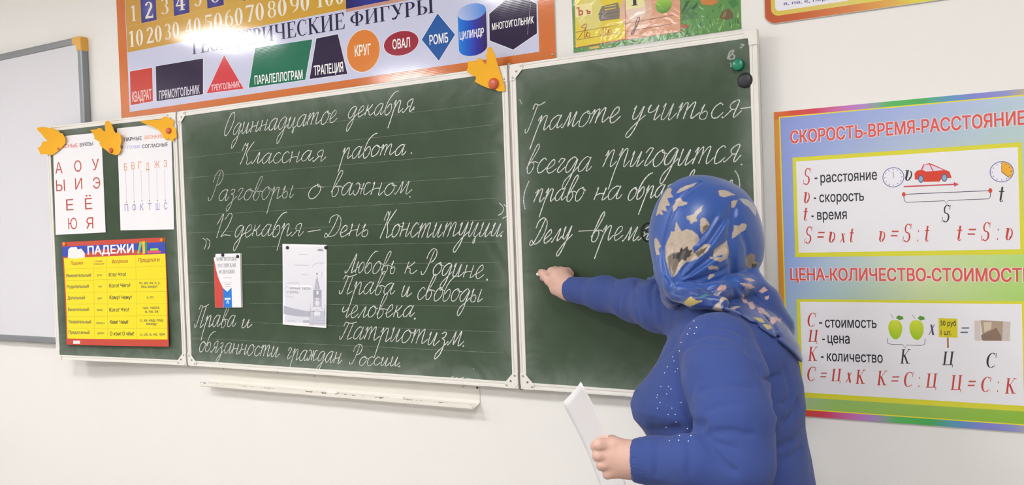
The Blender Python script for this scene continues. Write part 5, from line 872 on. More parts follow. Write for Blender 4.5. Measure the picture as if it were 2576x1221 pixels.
# the person: skeleton, creases and printed flowers, in metres
PD = {
'axes': [0.8728,0.4881,-0.4881,0.8728],
'torso': [[0.3338,2.2184,-0.3691,0.0512,0.05],[0.3089,2.225,-0.3659,0.0795,0.11],[0.2867,2.2373,-0.371,0.0995,0.155],[0.2598,2.2463,-0.3723,0.1169,0.18],[0.224,2.2521,-0.3756,0.1352,0.19],[0.17,2.2457,-0.3803,0.1573,0.19],[0.1342,2.2363,-0.3864,0.1745,0.195],[0.1074,2.227,-0.3922,0.1881,0.2],[0.0849,2.2237,-0.3945,0.193,0.2],[0.0577,2.2251,-0.3943,0.1908,0.195],[0.0348,2.2325,-0.3907,0.1817,0.185],[0.0073,2.2422,-0.3858,0.1754,0.185],[-0.0382,2.2467,-0.3843,0.1781,0.19],[-0.1025,2.2485,-0.3847,0.1854,0.2],[-0.2011,2.2487,-0.3868,0.2007,0.21],[-0.3006,2.2473,-0.3897,0.2071,0.215]],
'near_arm': [[2.2728,-0.5358,0.2263,0.083],[2.3052,-0.5991,0.1756,0.08],[2.3347,-0.6584,0.1102,0.073],[2.3476,-0.6872,0.0375,0.064],[2.2662,-0.7155,0.0379,0.05],[2.1854,-0.715,0.0317,0.041],[2.1372,-0.7305,0.0324,0.039]],
'far_arm': [[2.1466,-0.3074,0.2734,0.066],[2.0431,-0.2389,0.2891,0.062],[1.9461,-0.1669,0.2955,0.053],[1.8338,-0.1035,0.3061,0.045],[1.6901,-0.0461,0.3152,0.0365]],
'near_arm_skin': [[2.2728,-0.5358,0.2263,0.071],[2.3052,-0.5991,0.1756,0.068],[2.3347,-0.6584,0.1102,0.061],[2.3476,-0.6872,0.0375,0.052],[2.2662,-0.7155,0.0379,0.038],[2.1854,-0.715,0.0317,0.029],[2.1393,-0.7293,0.0323,0.027]],
'far_arm_skin': [[2.1466,-0.3074,0.2734,0.054],[2.0431,-0.2389,0.2891,0.05],[1.9461,-0.1669,0.2955,0.041],[1.8338,-0.1035,0.3061,0.033],[1.6953,-0.0489,0.3155,0.026]],
'near_cut': [2.1475,-0.7247,0.0319,-0.9686,-0.2486,0.0048],
'far_cut': [1.7055,-0.0489,0.3144,-0.9186,0.3908,0.0592],
'head': [2.1859,-0.3614,0.4699],
'face_dir': [-0.9141,0.4054,0],
'hood': [[2.181,-0.3698,0.472,0.104,0.112,0.134],[2.2592,-0.3097,0.4369,0.0625,0.075,0.082],[2.1963,-0.3775,0.4105,0.078,0.098,0.07],[2.2211,-0.3411,0.4961,0.095,0.1,0.098]],
'hood_low': [[2.1782,-0.3781,0.4245,0.09],[2.1635,-0.4331,0.3822,0.045],[2.1618,-0.4803,0.3624,0.018]],
'neck_wrap': [[[2.1601,-0.4814,0.3554,0.014],[2.2044,-0.4856,0.3437,0.018],[2.2514,-0.4651,0.3423,0.02],[2.2817,-0.4135,0.3522,0.024],[2.294,-0.3378,0.3554,0.028]],[[2.1601,-0.4814,0.3554,0.014],[2.142,-0.4346,0.3389,0.022],[2.1271,-0.363,0.3261,0.03],[2.1585,-0.2766,0.3284,0.03],[2.2316,-0.2583,0.3464,0.03],[2.2877,-0.3296,0.3657,0.03]],[[2.1691,-0.4882,0.3402,0.016],[2.2193,-0.5061,0.3336,0.018],[2.2733,-0.4991,0.3224,0.016]]],
'cape': [[2.2626,-0.3324,0.3586,0.028],[2.312,-0.3174,0.3053,0.042],[2.3485,-0.3039,0.2497,0.03],[2.3655,-0.3069,0.2023,0.012]],
'shawl': [[1.6549,0.3746],[1.6534,0.3317],[1.7203,0.3221],[1.7776,0.2968],[1.8387,0.2516],[1.8822,0.216],[1.9161,0.1861],[1.9624,0.2024],[1.9681,0.3634],[1.8,0.4232]],
'neck': [[2.2105,-0.3568,0.3124,0.062],[2.2006,-0.3554,0.3677,0.056],[2.1913,-0.3594,0.4235,0.06]],
'legs': [[[2.2853,-0.4688,-0.18,0.09],[2.2853,-0.4688,-0.5,0.062],[2.294,-0.4639,-0.55,0.058],[2.3028,-0.459,-0.84,0.036],[2.3028,-0.459,-0.885,0.03]],[[2.1974,-0.3117,-0.18,0.09],[2.1974,-0.3117,-0.5,0.062],[2.2062,-0.3068,-0.55,0.058],[2.2149,-0.3019,-0.84,0.036],[2.2149,-0.3019,-0.885,0.03]]],
'feet': [[2.3115,-0.4542],[2.2236,-0.2971]],
'hem_z': -0.24,
'near_hand': {'palm':[[2.1423,-0.7274,0.0448,2.1179,-0.7429,0.0621,0.026,0.0185],[2.1434,-0.7271,0.0305,2.1126,-0.7464,0.0387,0.026,0.02],[2.142,-0.7246,0.0202,2.1174,-0.7397,0.0136,0.026,0.0175],[2.1476,-0.7246,0.0343,2.1215,-0.7391,0.0409,0.028,0.022]],'fingers':[[[2.1191,-0.7456,0.0644,0.0125],[2.0951,-0.7647,0.0676,0.0118],[2.0829,-0.7511,0.0592,0.0108],[2.0817,-0.729,0.0521,0.0095]],[[2.1152,-0.7516,0.0497,0.0118],[2.0945,-0.7632,0.0466,0.0112],[2.0844,-0.7484,0.0387,0.0105],[2.0848,-0.7277,0.0327,0.0095]],[[2.1144,-0.7513,0.0322,0.0112],[2.0984,-0.758,0.0268,0.0105],[2.0894,-0.7437,0.0197,0.0098],[2.09,-0.7252,0.0149,0.009]],[[2.118,-0.745,0.0151,0.0102],[2.1063,-0.7483,0.0068,0.0096],[2.0987,-0.7367,0.0012,0.009],[2.1005,-0.7208,-0.0013,0.0082]],[[2.1259,-0.7112,0.0503,0.0145],[2.0975,-0.704,0.0589,0.0125],[2.0766,-0.7065,0.0575,0.0108],[2.0651,-0.7108,0.0526,0.0092]]]},
'far_hand': {'palm':[[1.7028,-0.0539,0.3159,1.6671,-0.0526,0.3425,0.027,0.026],[1.7029,-0.0537,0.3217,1.6774,-0.0409,0.3534,0.025,0.022],[1.6985,-0.0508,0.3075,1.6582,-0.0525,0.3144,0.025,0.018]],'fingers':[[[1.6756,-0.0475,0.3585,0.0145],[1.6482,-0.0547,0.3661,0.0128],[1.623,-0.0369,0.3533,0.0115],[1.5997,-0.0181,0.3449,0.0098]],[[1.6626,-0.0557,0.3194,0.016],[1.6355,-0.0497,0.34,0.0138],[1.6112,-0.0343,0.3579,0.0128],[1.5964,-0.0207,0.3619,0.0112]],[[1.6817,-0.0383,0.3626,0.014],[1.6502,-0.0375,0.3674,0.0125],[1.6309,-0.0211,0.3522,0.0112],[1.6211,-0.0131,0.3397,0.0098]],[[1.6865,-0.0264,0.3641,0.0135],[1.6593,-0.0187,0.3662,0.012],[1.6432,-0.0085,0.3513,0.0108],[1.6404,-0.0093,0.3371,0.0095]],[[1.6907,-0.0196,0.3566,0.0125],[1.6686,-0.0113,0.3585,0.011],[1.6548,-0.0056,0.3463,0.0098],[1.6554,-0.0078,0.3346,0.009]]]},
'creases': [[0.006,0.014,[[2.3003,-0.7374,0.0968],[2.3217,-0.74,0.106],[2.3514,-0.739,0.1106],[2.3685,-0.7346,0.1074],[2.3846,-0.7264,0.1032]]],[0.007,0.015,[[2.3026,-0.7403,0.0932],[2.3162,-0.7501,0.0766],[2.3362,-0.7574,0.0545],[2.3579,-0.7577,0.0422]]],[0.005,0.01,[[2.3046,-0.7394,0.0954],[2.3228,-0.7456,0.0873],[2.3417,-0.7473,0.0847],[2.3597,-0.746,0.0813]]],[0.008,0.008,[[2.1708,-0.507,0.2041],[2.1822,-0.5335,0.1751],[2.1916,-0.5535,0.153],[2.2,-0.5708,0.1309],[2.218,-0.5875,0.1092],[2.2673,-0.7036,0.1123],[2.3003,-0.7374,0.0968]]],[0.006,0.007,[[2.3498,-0.5957,0.2557],[2.3691,-0.6237,0.2305],[2.3829,-0.6377,0.1985]]],[0.006,0.01,[[2.3902,-0.628,0.1879],[2.3775,-0.5132,0.1704],[2.3916,-0.4917,0.175]]],[0.007,0.013,[[2.4103,-0.641,0.134],[2.3957,-0.4932,0.1124],[2.4068,-0.466,0.1245]]],[0.008,0.014,[[2.4141,-0.6457,0.1016],[2.3964,-0.4898,0.0753],[2.4106,-0.4573,0.0912],[2.4145,-0.4414,0.1076]]],[0.006,0.012,[[2.3814,-0.5022,0.0245],[2.3907,-0.4888,0.0246],[2.4022,-0.4648,0.0291]]],[0.007,0.012,[[2.2381,-0.608,0.2567],[2.2656,-0.6099,0.2708],[2.2893,-0.6063,0.2759],[2.3103,-0.61,0.2706],[2.3295,-0.608,0.2646],[2.3473,-0.6176,0.2515],[2.3633,-0.6212,0.2377]]],[0.007,0.005,[[2.221,-0.6038,0.2374],[2.2614,-0.6246,0.2565],[2.2886,-0.6344,0.2576],[2.3124,-0.6341,0.2572]]],[0.007,0.009,[[2.2812,-0.591,0.2884],[2.316,-0.5853,0.2805],[2.3454,-0.5767,0.2626],[2.3682,-0.6095,0.2362]]],[0.007,0.006,[[2.2841,-0.6956,0.1721],[2.3203,-0.699,0.185],[2.3491,-0.6926,0.1871],[2.3782,-0.6744,0.181]]],[0.007,0.006,[[2.3035,-0.7252,0.1434],[2.3343,-0.7257,0.1548],[2.362,-0.7174,0.158]]],[0.008,0.004,[[2.2556,-0.6638,0.2079],[2.263,-0.6767,0.1869],[2.2611,-0.6809,0.164]]],[0.01,0.02,[[2.1286,-0.556,0.0524],[2.173,-0.5804,0.0583],[2.1971,-0.5872,0.0645],[2.2572,-0.7057,0.0988],[2.2914,-0.7264,0.1139]]],[0.006,0.01,[[2.0577,-0.4607,0.1141],[2.1092,-0.5213,0.1242],[2.1592,-0.5596,0.1235],[2.1999,-0.5767,0.122]]],[0.008,0.005,[[2.2718,-0.7537,0.0807],[2.2798,-0.7662,0.0621],[2.2776,-0.7721,0.0337]]],[0.006,0.004,[[2.2054,-0.7441,0.0722],[2.2143,-0.7596,0.0539],[2.2098,-0.7615,0.0195]]],[0.006,0.01,[[1.9642,-0.1855,0.354],[1.9857,-0.2641,0.3262],[2,-0.2938,0.289],[2.0075,-0.2936,0.2642]]],[0.006,0.011,[[2.0423,-0.2661,0.3537],[2.0412,-0.2997,0.3296],[2.052,-0.3221,0.2878]]],[0.006,0.01,[[2.0706,-0.2885,0.3435],[2.0709,-0.3212,0.3171],[2.0779,-0.3375,0.2946],[2.0805,-0.3414,0.271]]],[0.008,0.004,[[1.8818,-0.1587,0.3436],[1.9313,-0.227,0.3123],[1.9217,-0.2203,0.2751]]],[0.007,0.006,[[2.1115,-0.4434,0.1873],[2.1521,-0.4769,0.2165],[2.1584,-0.4655,0.2419]]],[0.01,0.005,[[2.3973,-0.4786,0.1847],[2.4013,-0.4719,0.1629],[2.4056,-0.4657,0.1411],[2.4031,-0.4783,0.11]]],[0.008,0.006,[[2.3819,-0.5081,-0.0014],[2.4032,-0.4742,0.0004],[2.4159,-0.4333,0.0083]]],[0.006,0.012,[[2.354,-0.5357,0.2124],[2.3586,-0.5324,0.1875],[2.3632,-0.5295,0.1626],[2.3672,-0.5292,0.1361],[2.3712,-0.5291,0.1097],[2.3735,-0.5251,0.0803],[2.3744,-0.5153,0.0493],[2.3731,-0.5119,0.0277],[2.3733,-0.5156,0.0079],[2.3736,-0.5195,-0.0117],[2.3738,-0.5234,-0.0312]]],[0.006,0.01,[[2.1694,-0.5086,0.1999],[2.1808,-0.5349,0.1701],[2.1914,-0.5561,0.1488],[2.2007,-0.5732,0.1273],[2.2161,-0.5884,0.1071],[2.2278,-0.5929,0.0849],[2.2481,-0.5877,0.059]]]],
'hood_creases': [[0.0038,0.011,[[2.2114,-0.4178,0.5896],[2.1936,-0.4414,0.5739],[2.174,-0.46,0.548],[2.157,-0.4702,0.5133],[2.1506,-0.4727,0.4892],[2.143,-0.4719,0.465],[2.1401,-0.4722,0.4428],[2.1387,-0.4771,0.4208],[2.1488,-0.491,0.3861],[2.1651,-0.5007,0.364]]],[0.006,0.018,[[2.175,-0.4973,0.3725],[2.1961,-0.487,0.4031],[2.2162,-0.4803,0.4287],[2.2423,-0.4673,0.4537],[2.2625,-0.4509,0.4875],[2.2761,-0.4335,0.513]]],[0.006,0.015,[[2.175,-0.4976,0.369],[2.2011,-0.485,0.3855],[2.2178,-0.48,0.3982],[2.2341,-0.4739,0.4107],[2.2605,-0.4558,0.4355],[2.28,-0.435,0.4562]]],[0.006,0.013,[[2.1765,-0.4969,0.3655],[2.211,-0.4753,0.3709],[2.2463,-0.4581,0.3836],[2.2747,-0.4318,0.3975]]],[0.009,0.024,[[2.2849,-0.4188,0.5258],[2.2833,-0.4301,0.4909],[2.281,-0.4329,0.4517],[2.2805,-0.4283,0.4165],[2.2769,-0.4053,0.3799]]],[0.004,0.007,[[2.1716,-0.4974,0.3777],[2.1603,-0.4873,0.4122],[2.1605,-0.4791,0.4471]]],[0.004,0.006,[[2.1732,-0.4965,0.3794],[2.1771,-0.4886,0.4121],[2.1853,-0.4834,0.438]]],[0.006,0.007,[[2.2533,-0.4532,0.5096],[2.2386,-0.4667,0.4799],[2.2188,-0.4773,0.4546]]],[0.008,0.006,[[2.2938,-0.4162,0.4947],[2.2999,-0.4056,0.468],[2.3045,-0.3885,0.4408],[2.3034,-0.378,0.4182],[2.301,-0.3619,0.395]]],[0.007,0.012,[[2.275,-0.4119,0.3804],[2.2803,-0.3646,0.3682],[2.2909,-0.3239,0.3653]]]],
'hood_ridges': [[0.01,0.01,[[2.1829,-0.4932,0.3774],[2.2078,-0.4839,0.4098],[2.2347,-0.4734,0.435],[2.2571,-0.4562,0.4661],[2.2737,-0.4396,0.4957]]],[0.008,0.008,[[2.1851,-0.4923,0.3721],[2.2029,-0.4838,0.3828],[2.2213,-0.4773,0.3936],[2.2531,-0.463,0.4143],[2.2771,-0.4365,0.4344]]],[0.006,0.004,[[2.122,-0.4632,0.4293],[2.1334,-0.4803,0.3944],[2.1577,-0.5002,0.3674]]]],
'cape_creases': [[0.006,0.008,[[2.2895,-0.4424,0.3632],[2.3032,-0.4307,0.3423],[2.3195,-0.3757,0.3111],[2.3497,-0.4346,0.2935],[2.3724,-0.4645,0.274],[2.3856,-0.4844,0.2559],[2.3607,-0.3248,0.2119]]],[0.005,0.006,[[2.2866,-0.4486,0.3567],[2.2885,-0.4418,0.3345],[2.2847,-0.4357,0.3208]]],[0.005,0.007,[[2.3098,-0.4213,0.3503],[2.3139,-0.3687,0.326],[2.3303,-0.3662,0.3058],[2.3608,-0.438,0.2877],[2.3809,-0.4669,0.2661]]],[0.004,0.005,[[2.1751,-0.5055,0.3478],[2.2017,-0.5189,0.3461],[2.2256,-0.5257,0.3439],[2.2441,-0.5152,0.344],[2.2586,-0.4906,0.3428],[2.2835,-0.4537,0.3528]]],[0.004,0.005,[[2.1743,-0.5023,0.3537],[2.2046,-0.5133,0.353],[2.2314,-0.5153,0.3516],[2.2497,-0.4887,0.3538],[2.2713,-0.4724,0.3569]]],[0.006,0.006,[[2.266,-0.5186,0.3242],[2.2872,-0.5195,0.3183],[2.2949,-0.4698,0.307],[2.3299,-0.526,0.2989],[2.3447,-0.5043,0.2822],[2.326,-0.3362,0.2416],[2.3462,-0.3299,0.2211]]]],
'stones': [[2.2336,-0.5693,0.2926],[2.2299,-0.5854,0.2789],[2.2454,-0.5911,0.2824],[2.226,-0.5914,0.2682],[2.2433,-0.5993,0.2708],[2.1485,-0.5005,0.1814],[2.1736,-0.5217,0.1757],[2.1373,-0.5383,0.1254],[2.1641,-0.5543,0.1324],[2.1374,-0.5425,0.1207],[2.1516,-0.5636,0.1147],[2.1949,-0.5692,0.1196],[2.1477,-0.5698,0.1036],[2.1838,-0.5814,0.1086],[2.176,-0.5838,0.0953],[2.1927,-0.5872,0.0972],[2.1729,-0.5512,0.143],[2.1648,-0.5437,0.1466],[2.1783,-0.5181,0.1816],[2.1598,-0.495,0.2032],[2.249,-0.7316,0.0911],[2.2516,-0.7453,0.0857],[2.2709,-0.7465,0.0862],[2.2728,-0.7359,0.0942],[2.219,-0.5897,0.0704],[2.2312,-0.74,0.0816],[2.1945,-0.5886,0.0816],[2.2093,-0.5831,0.2489],[2.2051,-0.5833,0.231],[2.1651,-0.5023,0.1952],[2.1433,-0.5317,0.1431],[2.1438,-0.5062,0.1686],[2.167,-0.5724,0.065],[2.2009,-0.5706,0.1196]],
'motifs': [['B5A594',[[2.1415,-0.468,0.447],[2.1563,-0.4762,0.4713],[2.1581,-0.476,0.4804],[2.1667,-0.4784,0.4787],[2.1714,-0.476,0.5027],[2.1781,-0.4789,0.4889],[2.1844,-0.48,0.4797],[2.1938,-0.4798,0.484],[2.2056,-0.4784,0.4821],[2.2195,-0.4751,0.4697],[2.2212,-0.4715,0.4605],[2.2159,-0.475,0.4518],[2.2082,-0.4809,0.4432],[2.2112,-0.4772,0.431],[2.1986,-0.4826,0.4164],[2.1875,-0.4876,0.4048],[2.1689,-0.49,0.381],[2.166,-0.4957,0.3783],[2.1534,-0.4887,0.3991],[2.144,-0.4776,0.4229]]],['6E5F52',[[2.1501,-0.4813,0.423],[2.1606,-0.4789,0.4318],[2.1805,-0.482,0.4347],[2.1778,-0.4857,0.4108],[2.1694,-0.4912,0.384],[2.1659,-0.4953,0.3798],[2.1542,-0.4893,0.3991]]],['2C231E',[[2.1626,-0.4806,0.4289],[2.1778,-0.4835,0.4318],[2.1824,-0.4821,0.4437],[2.1881,-0.4813,0.439],[2.1964,-0.4822,0.4464],[2.1994,-0.4827,0.438],[2.2081,-0.4812,0.4387],[2.2036,-0.4823,0.4298],[2.2067,-0.478,0.4236],[2.1965,-0.4851,0.4211],[2.1934,-0.4859,0.4136],[2.1843,-0.486,0.4183],[2.1778,-0.4857,0.4108],[2.1749,-0.4855,0.4198],[2.1633,-0.4835,0.4184]]],['B5A594',[[2.1314,-0.4066,0.5805],[2.1485,-0.4288,0.576],[2.1477,-0.4366,0.5681],[2.1577,-0.4504,0.5566],[2.1413,-0.4428,0.556],[2.146,-0.4508,0.5479],[2.1528,-0.4593,0.5384],[2.1394,-0.4531,0.5374],[2.1471,-0.4627,0.5248],[2.1284,-0.4501,0.5286],[2.1382,-0.4607,0.5175],[2.1209,-0.448,0.5196],[2.112,-0.4417,0.5153]]],['B5A594',[[2.161,-0.4635,0.5243],[2.1601,-0.4624,0.5365],[2.1656,-0.4591,0.5455],[2.1633,-0.4563,0.5502],[2.1747,-0.4522,0.5543],[2.1822,-0.4615,0.5462],[2.1942,-0.4632,0.5432],[2.1934,-0.4653,0.539],[2.1821,-0.4671,0.5356],[2.171,-0.4622,0.5345],[2.1665,-0.4636,0.5271]]],['B5A594',[[2.1634,-0.4456,0.5656],[2.1707,-0.4378,0.5762],[2.1821,-0.4332,0.5818],[2.1937,-0.4297,0.5843],[2.2066,-0.4149,0.588],[2.1971,-0.4311,0.578],[2.1847,-0.4423,0.5723],[2.1749,-0.4468,0.5675]]],['B5A594',[[2.1946,-0.4746,0.5124],[2.2021,-0.4735,0.5146],[2.2092,-0.4715,0.5164],[2.2157,-0.4666,0.5251],[2.2272,-0.4581,0.5358],[2.2249,-0.465,0.5218],[2.2178,-0.4697,0.5146],[2.2161,-0.4717,0.5086],[2.2183,-0.4727,0.5011],[2.2112,-0.4749,0.4998],[2.2056,-0.477,0.4947],[2.201,-0.4763,0.5032],[2.1956,-0.4763,0.5064]]],['B5A594',[[2.2239,-0.4719,0.4934],[2.2255,-0.4686,0.5083],[2.2331,-0.4656,0.5074],[2.2396,-0.4628,0.4987],[2.2413,-0.4592,0.4896],[2.2324,-0.4662,0.4781],[2.2269,-0.4691,0.4708],[2.2233,-0.4733,0.4815]]],['7A6858',[[2.2307,-0.4695,0.4902],[2.2382,-0.4636,0.4928],[2.2401,-0.4603,0.4882],[2.2312,-0.4674,0.4781],[2.2277,-0.4694,0.4738]]],['B5A594',[[2.251,-0.4201,0.5677],[2.2615,-0.4079,0.569],[2.2744,-0.3999,0.5623],[2.2836,-0.3947,0.5559],[2.2739,-0.4104,0.5546],[2.265,-0.4229,0.5512],[2.2572,-0.4272,0.5552]]],['B5A594',[[2.2779,-0.4153,0.5422],[2.2892,-0.3978,0.5455],[2.2875,-0.4064,0.5373],[2.2829,-0.4071,0.5293],[2.2775,-0.4134,0.5277]]],['A8A4A8',[[2.2905,-0.3932,0.5479],[2.302,-0.3662,0.5462],[2.3094,-0.3476,0.5367],[2.3151,-0.3409,0.5225],[2.3179,-0.3587,0.5071],[2.3129,-0.3706,0.5181],[2.3072,-0.377,0.529],[2.2997,-0.389,0.5354]]],['B5A594',[[2.2784,-0.4197,0.4727],[2.2848,-0.4198,0.4816],[2.2835,-0.4197,0.4892],[2.293,-0.41,0.4866],[2.2983,-0.4066,0.493],[2.3069,-0.3955,0.4895],[2.3034,-0.3987,0.4776],[2.2932,-0.413,0.4691],[2.2859,-0.4205,0.4635],[2.2788,-0.4228,0.4592]]],['B5A594',[[2.2112,-0.4772,0.431],[2.2225,-0.4727,0.4426],[2.2318,-0.4672,0.4497],[2.2443,-0.4663,0.4503],[2.2426,-0.4744,0.4378],[2.2318,-0.4801,0.4278],[2.2179,-0.4853,0.4178],[2.2103,-0.4807,0.4162],[2.1945,-0.4845,0.412],[2.2007,-0.4834,0.4239]]],['5A4C42',[[2.2121,-0.4771,0.4309],[2.2258,-0.4689,0.4379],[2.2381,-0.4685,0.4451],[2.2347,-0.4787,0.4336],[2.2206,-0.4835,0.4222]]],['B5A594',[[2.1088,-0.4486,0.4625],[2.1157,-0.4548,0.4672],[2.1237,-0.4616,0.4594],[2.131,-0.467,0.4471],[2.1235,-0.4629,0.441],[2.1286,-0.4694,0.4288],[2.1158,-0.459,0.427],[2.1105,-0.4514,0.4438]]],['B5A594',[[2.2397,-0.468,0.4235],[2.2506,-0.462,0.4201],[2.2634,-0.4593,0.4198],[2.2726,-0.4485,0.4242],[2.2719,-0.4436,0.4165],[2.2622,-0.4564,0.4098],[2.2546,-0.4665,0.4134]]],['B5A594',[[2.2383,-0.4742,0.4],[2.2469,-0.4699,0.4038],[2.2581,-0.4538,0.3977],[2.2529,-0.4468,0.3904],[2.2493,-0.4606,0.3943],[2.2395,-0.4687,0.3937]]],['8C7A6A',[[2.2976,-0.38,0.4084],[2.3016,-0.374,0.4203],[2.3083,-0.3695,0.4246],[2.3146,-0.3559,0.4177],[2.3116,-0.3537,0.4068],[2.3166,-0.3302,0.3983],[2.309,-0.3447,0.3908],[2.2995,-0.3563,0.39],[2.2958,-0.3656,0.3953]]],['2C231E',[[2.3056,-0.3551,0.3992],[2.3156,-0.339,0.4007],[2.3121,-0.3382,0.392],[2.3043,-0.351,0.3897]]],['B5A594',[[2.2328,-0.4582,0.3756],[2.2371,-0.4562,0.383],[2.2462,-0.4507,0.3841],[2.245,-0.4523,0.3782],[2.2355,-0.4574,0.371]]],['C9A3A0',[[2.2625,-0.4772,0.3576],[2.2675,-0.47,0.3615],[2.2757,-0.4621,0.3579],[2.2735,-0.4662,0.3494],[2.2685,-0.4752,0.3471],[2.2691,-0.5049,0.3394],[2.2622,-0.5066,0.3409]]],['B9A45C',[[2.1945,-0.5154,0.3263],[2.2047,-0.5247,0.3332],[2.2163,-0.5271,0.3409],[2.2268,-0.5282,0.3323],[2.2419,-0.5224,0.3305],[2.2275,-0.5266,0.3249],[2.2143,-0.5231,0.3185],[2.1997,-0.5152,0.3205]]],['C9A3A0',[[2.3021,-0.4244,0.3701],[2.3072,-0.3843,0.3697],[2.3153,-0.3685,0.363],[2.3109,-0.3884,0.3614]]],['C9A3A0',[[2.3211,-0.3638,0.3396],[2.33,-0.3486,0.3477],[2.3366,-0.3455,0.3397],[2.3274,-0.359,0.3331]]],['C9A3A0',[[2.297,-0.434,0.3393],[2.3009,-0.4181,0.3335],[2.3004,-0.3934,0.3221],[2.308,-0.4092,0.3161],[2.3034,-0.4221,0.3164],[2.2959,-0.4113,0.3237]]],['C9A3A0',[[2.3065,-0.4126,0.3164],[2.3098,-0.3765,0.317],[2.3255,-0.4185,0.3067],[2.3224,-0.4431,0.3047],[2.3146,-0.4281,0.3105]]],['C9A3A0',[[2.324,-0.3996,0.3078],[2.3331,-0.3685,0.3003],[2.3453,-0.4141,0.2946],[2.3399,-0.444,0.2971]]],['C9A3A0',[[2.3587,-0.4321,0.2864],[2.3641,-0.3346,0.2779],[2.3761,-0.4073,0.2736],[2.37,-0.4118,0.28],[2.3697,-0.4513,0.2742],[2.364,-0.4507,0.2784]]],['C9A3A0',[[2.2984,-0.4346,0.3618],[2.3118,-0.3926,0.3562],[2.3164,-0.3723,0.348],[2.3083,-0.4041,0.3459],[2.3045,-0.4302,0.3555]]],['B9A45C',[[2.334,-0.4806,0.2928],[2.3481,-0.4675,0.2902],[2.3588,-0.478,0.2814],[2.3498,-0.4884,0.2839]]],['3E7C8C',[[2.2319,-0.5248,0.3394],[2.2437,-0.5088,0.3454],[2.2503,-0.5113,0.3413],[2.2388,-0.5233,0.3364]]],['C9A3A0',[[2.3329,-0.3577,0.3253],[2.3405,-0.3508,0.3279],[2.3399,-0.3561,0.3191],[2.3332,-0.3598,0.3194]]],['B9A45C',[[2.3556,-0.4892,0.2798],[2.3661,-0.4735,0.2767],[2.3726,-0.4655,0.2687],[2.3675,-0.4934,0.2691]]],['6A8CA0',[[2.2583,-0.4865,0.351],[2.2637,-0.4846,0.3508],[2.2663,-0.5032,0.3407],[2.2609,-0.5073,0.341]]]],
'paper': [[2.0545,-0.7527,0.1875],[1.9627,-0.6543,0.1191],[2.1235,-0.6917,-0.0441],[2.038,-0.5947,-0.128]],
'chalk': [[1.5982,-0.0222,0.3548],[1.5757,-0.0072,0.3562]]}
# ------------------------------------------------------------------ organic shapes: signed distance fields meshed by surface nets
def smin(a,b,k):
    h=np.maximum(k-np.abs(a-b),0)/k; return np.minimum(a,b)-h*h*k*.25
def smax(a,b,k): return -smin(-a,-b,k)
def cone(P,a,b,ra,rb):
    """tapered capsule"""
    a=np.asarray(a,float);b=np.asarray(b,float);ba=b-a;l2=ba@ba
    t=np.clip(((P-a)@ba)/l2,0,1); return np.linalg.norm(P-a-t[:,None]*ba,axis=1)-(ra+(rb-ra)*t)
def far(P,A,r):
    """true when the whole sample block lies clear of a shape, which then cannot matter"""
    return len(P)<60000 and (np.any(P.min(0)>A.max(0)+r+.07) or np.any(P.max(0)<A.min(0)-r-.07))
def chain(P,pts,k=.02):
    if far(P,np.array([p[:3] for p in pts]),max(p[3] for p in pts)): return np.full(len(P),.5)
    d=None
    for (a,ra),(b,rb) in zip([(p[:3],p[3]) for p in pts],[(p[:3],p[3]) for p in pts[1:]]):
        q=cone(P,a,b,ra,rb); d=q if d is None else smin(d,q,k)
    return d
def ellipsoid(P,c,r,R=None):
    if far(P,np.array([c]),max(r)): return np.full(len(P),.5)
    q=P-np.asarray(c)
    if R is not None: q=q@np.asarray(R)
    r=np.asarray(r); k0=np.linalg.norm(q/r,axis=1); k1=np.linalg.norm(q/(r*r),axis=1)+1e-9
    return k0*(k0-1)/k1
def loft(P,tab):
    """stack of horizontal ellipses: rows (z, cx, cy, a along U, b along W)"""
    T=np.array(tab); T=T[np.argsort(T[:,0])]
    if far(P,T[:,[1,2,0]],T[:,3:5].max()): return np.full(len(P),.5)
    z=np.clip(P[:,2],T[0,0],T[-1,0])
    g=[np.interp(z,T[:,0],T[:,i]) for i in range(1,5)]
    dx=P[:,0]-g[0];dy=P[:,1]-g[1]; u=dx*UX+dy*UY; w_=dx*WX_+dy*WY_
    k0=np.sqrt((u/g[2])**2+(w_/g[3])**2); k1=np.sqrt((u/g[2]**2)**2+(w_/g[3]**2)**2)+1e-6
    d=k0*(k0-1)/k1; dz=np.abs(P[:,2]-z); return np.where(dz>0,np.sqrt(np.maximum(d,0)**2+dz**2)+np.minimum(d,0)*(dz<=0),d)
def polyline(P,pts):
    d=None
    for a,b in zip(pts,pts[1:]):
        q=cone(P,a,b,0,0); d=q if d is None else np.minimum(d,q)
    return d
def near(P,pts,r):
    A=np.array([p[:3] for p in pts]); lo=A.min(0)-r; hi=A.max(0)+r
    return np.all((P>lo)&(P<hi),axis=1)
def grooves(P,d,gs,k=.012):
    """press shallow creases into a surface along 3D polylines: (radius, depth, points)"""
    for r,dep,pts in gs:
        m=near(P,pts,r*3+.01)
        if m.any():
            q=polyline(P[m],pts); d[m]=d[m]+dep*(.5*np.exp(-(q/r)**2)+.5*np.exp(-q/(r*.6)))
    return d
def ridges(P,d,gs):
    return grooves(P,d,[(r,-dep,p) for r,dep,p in gs])
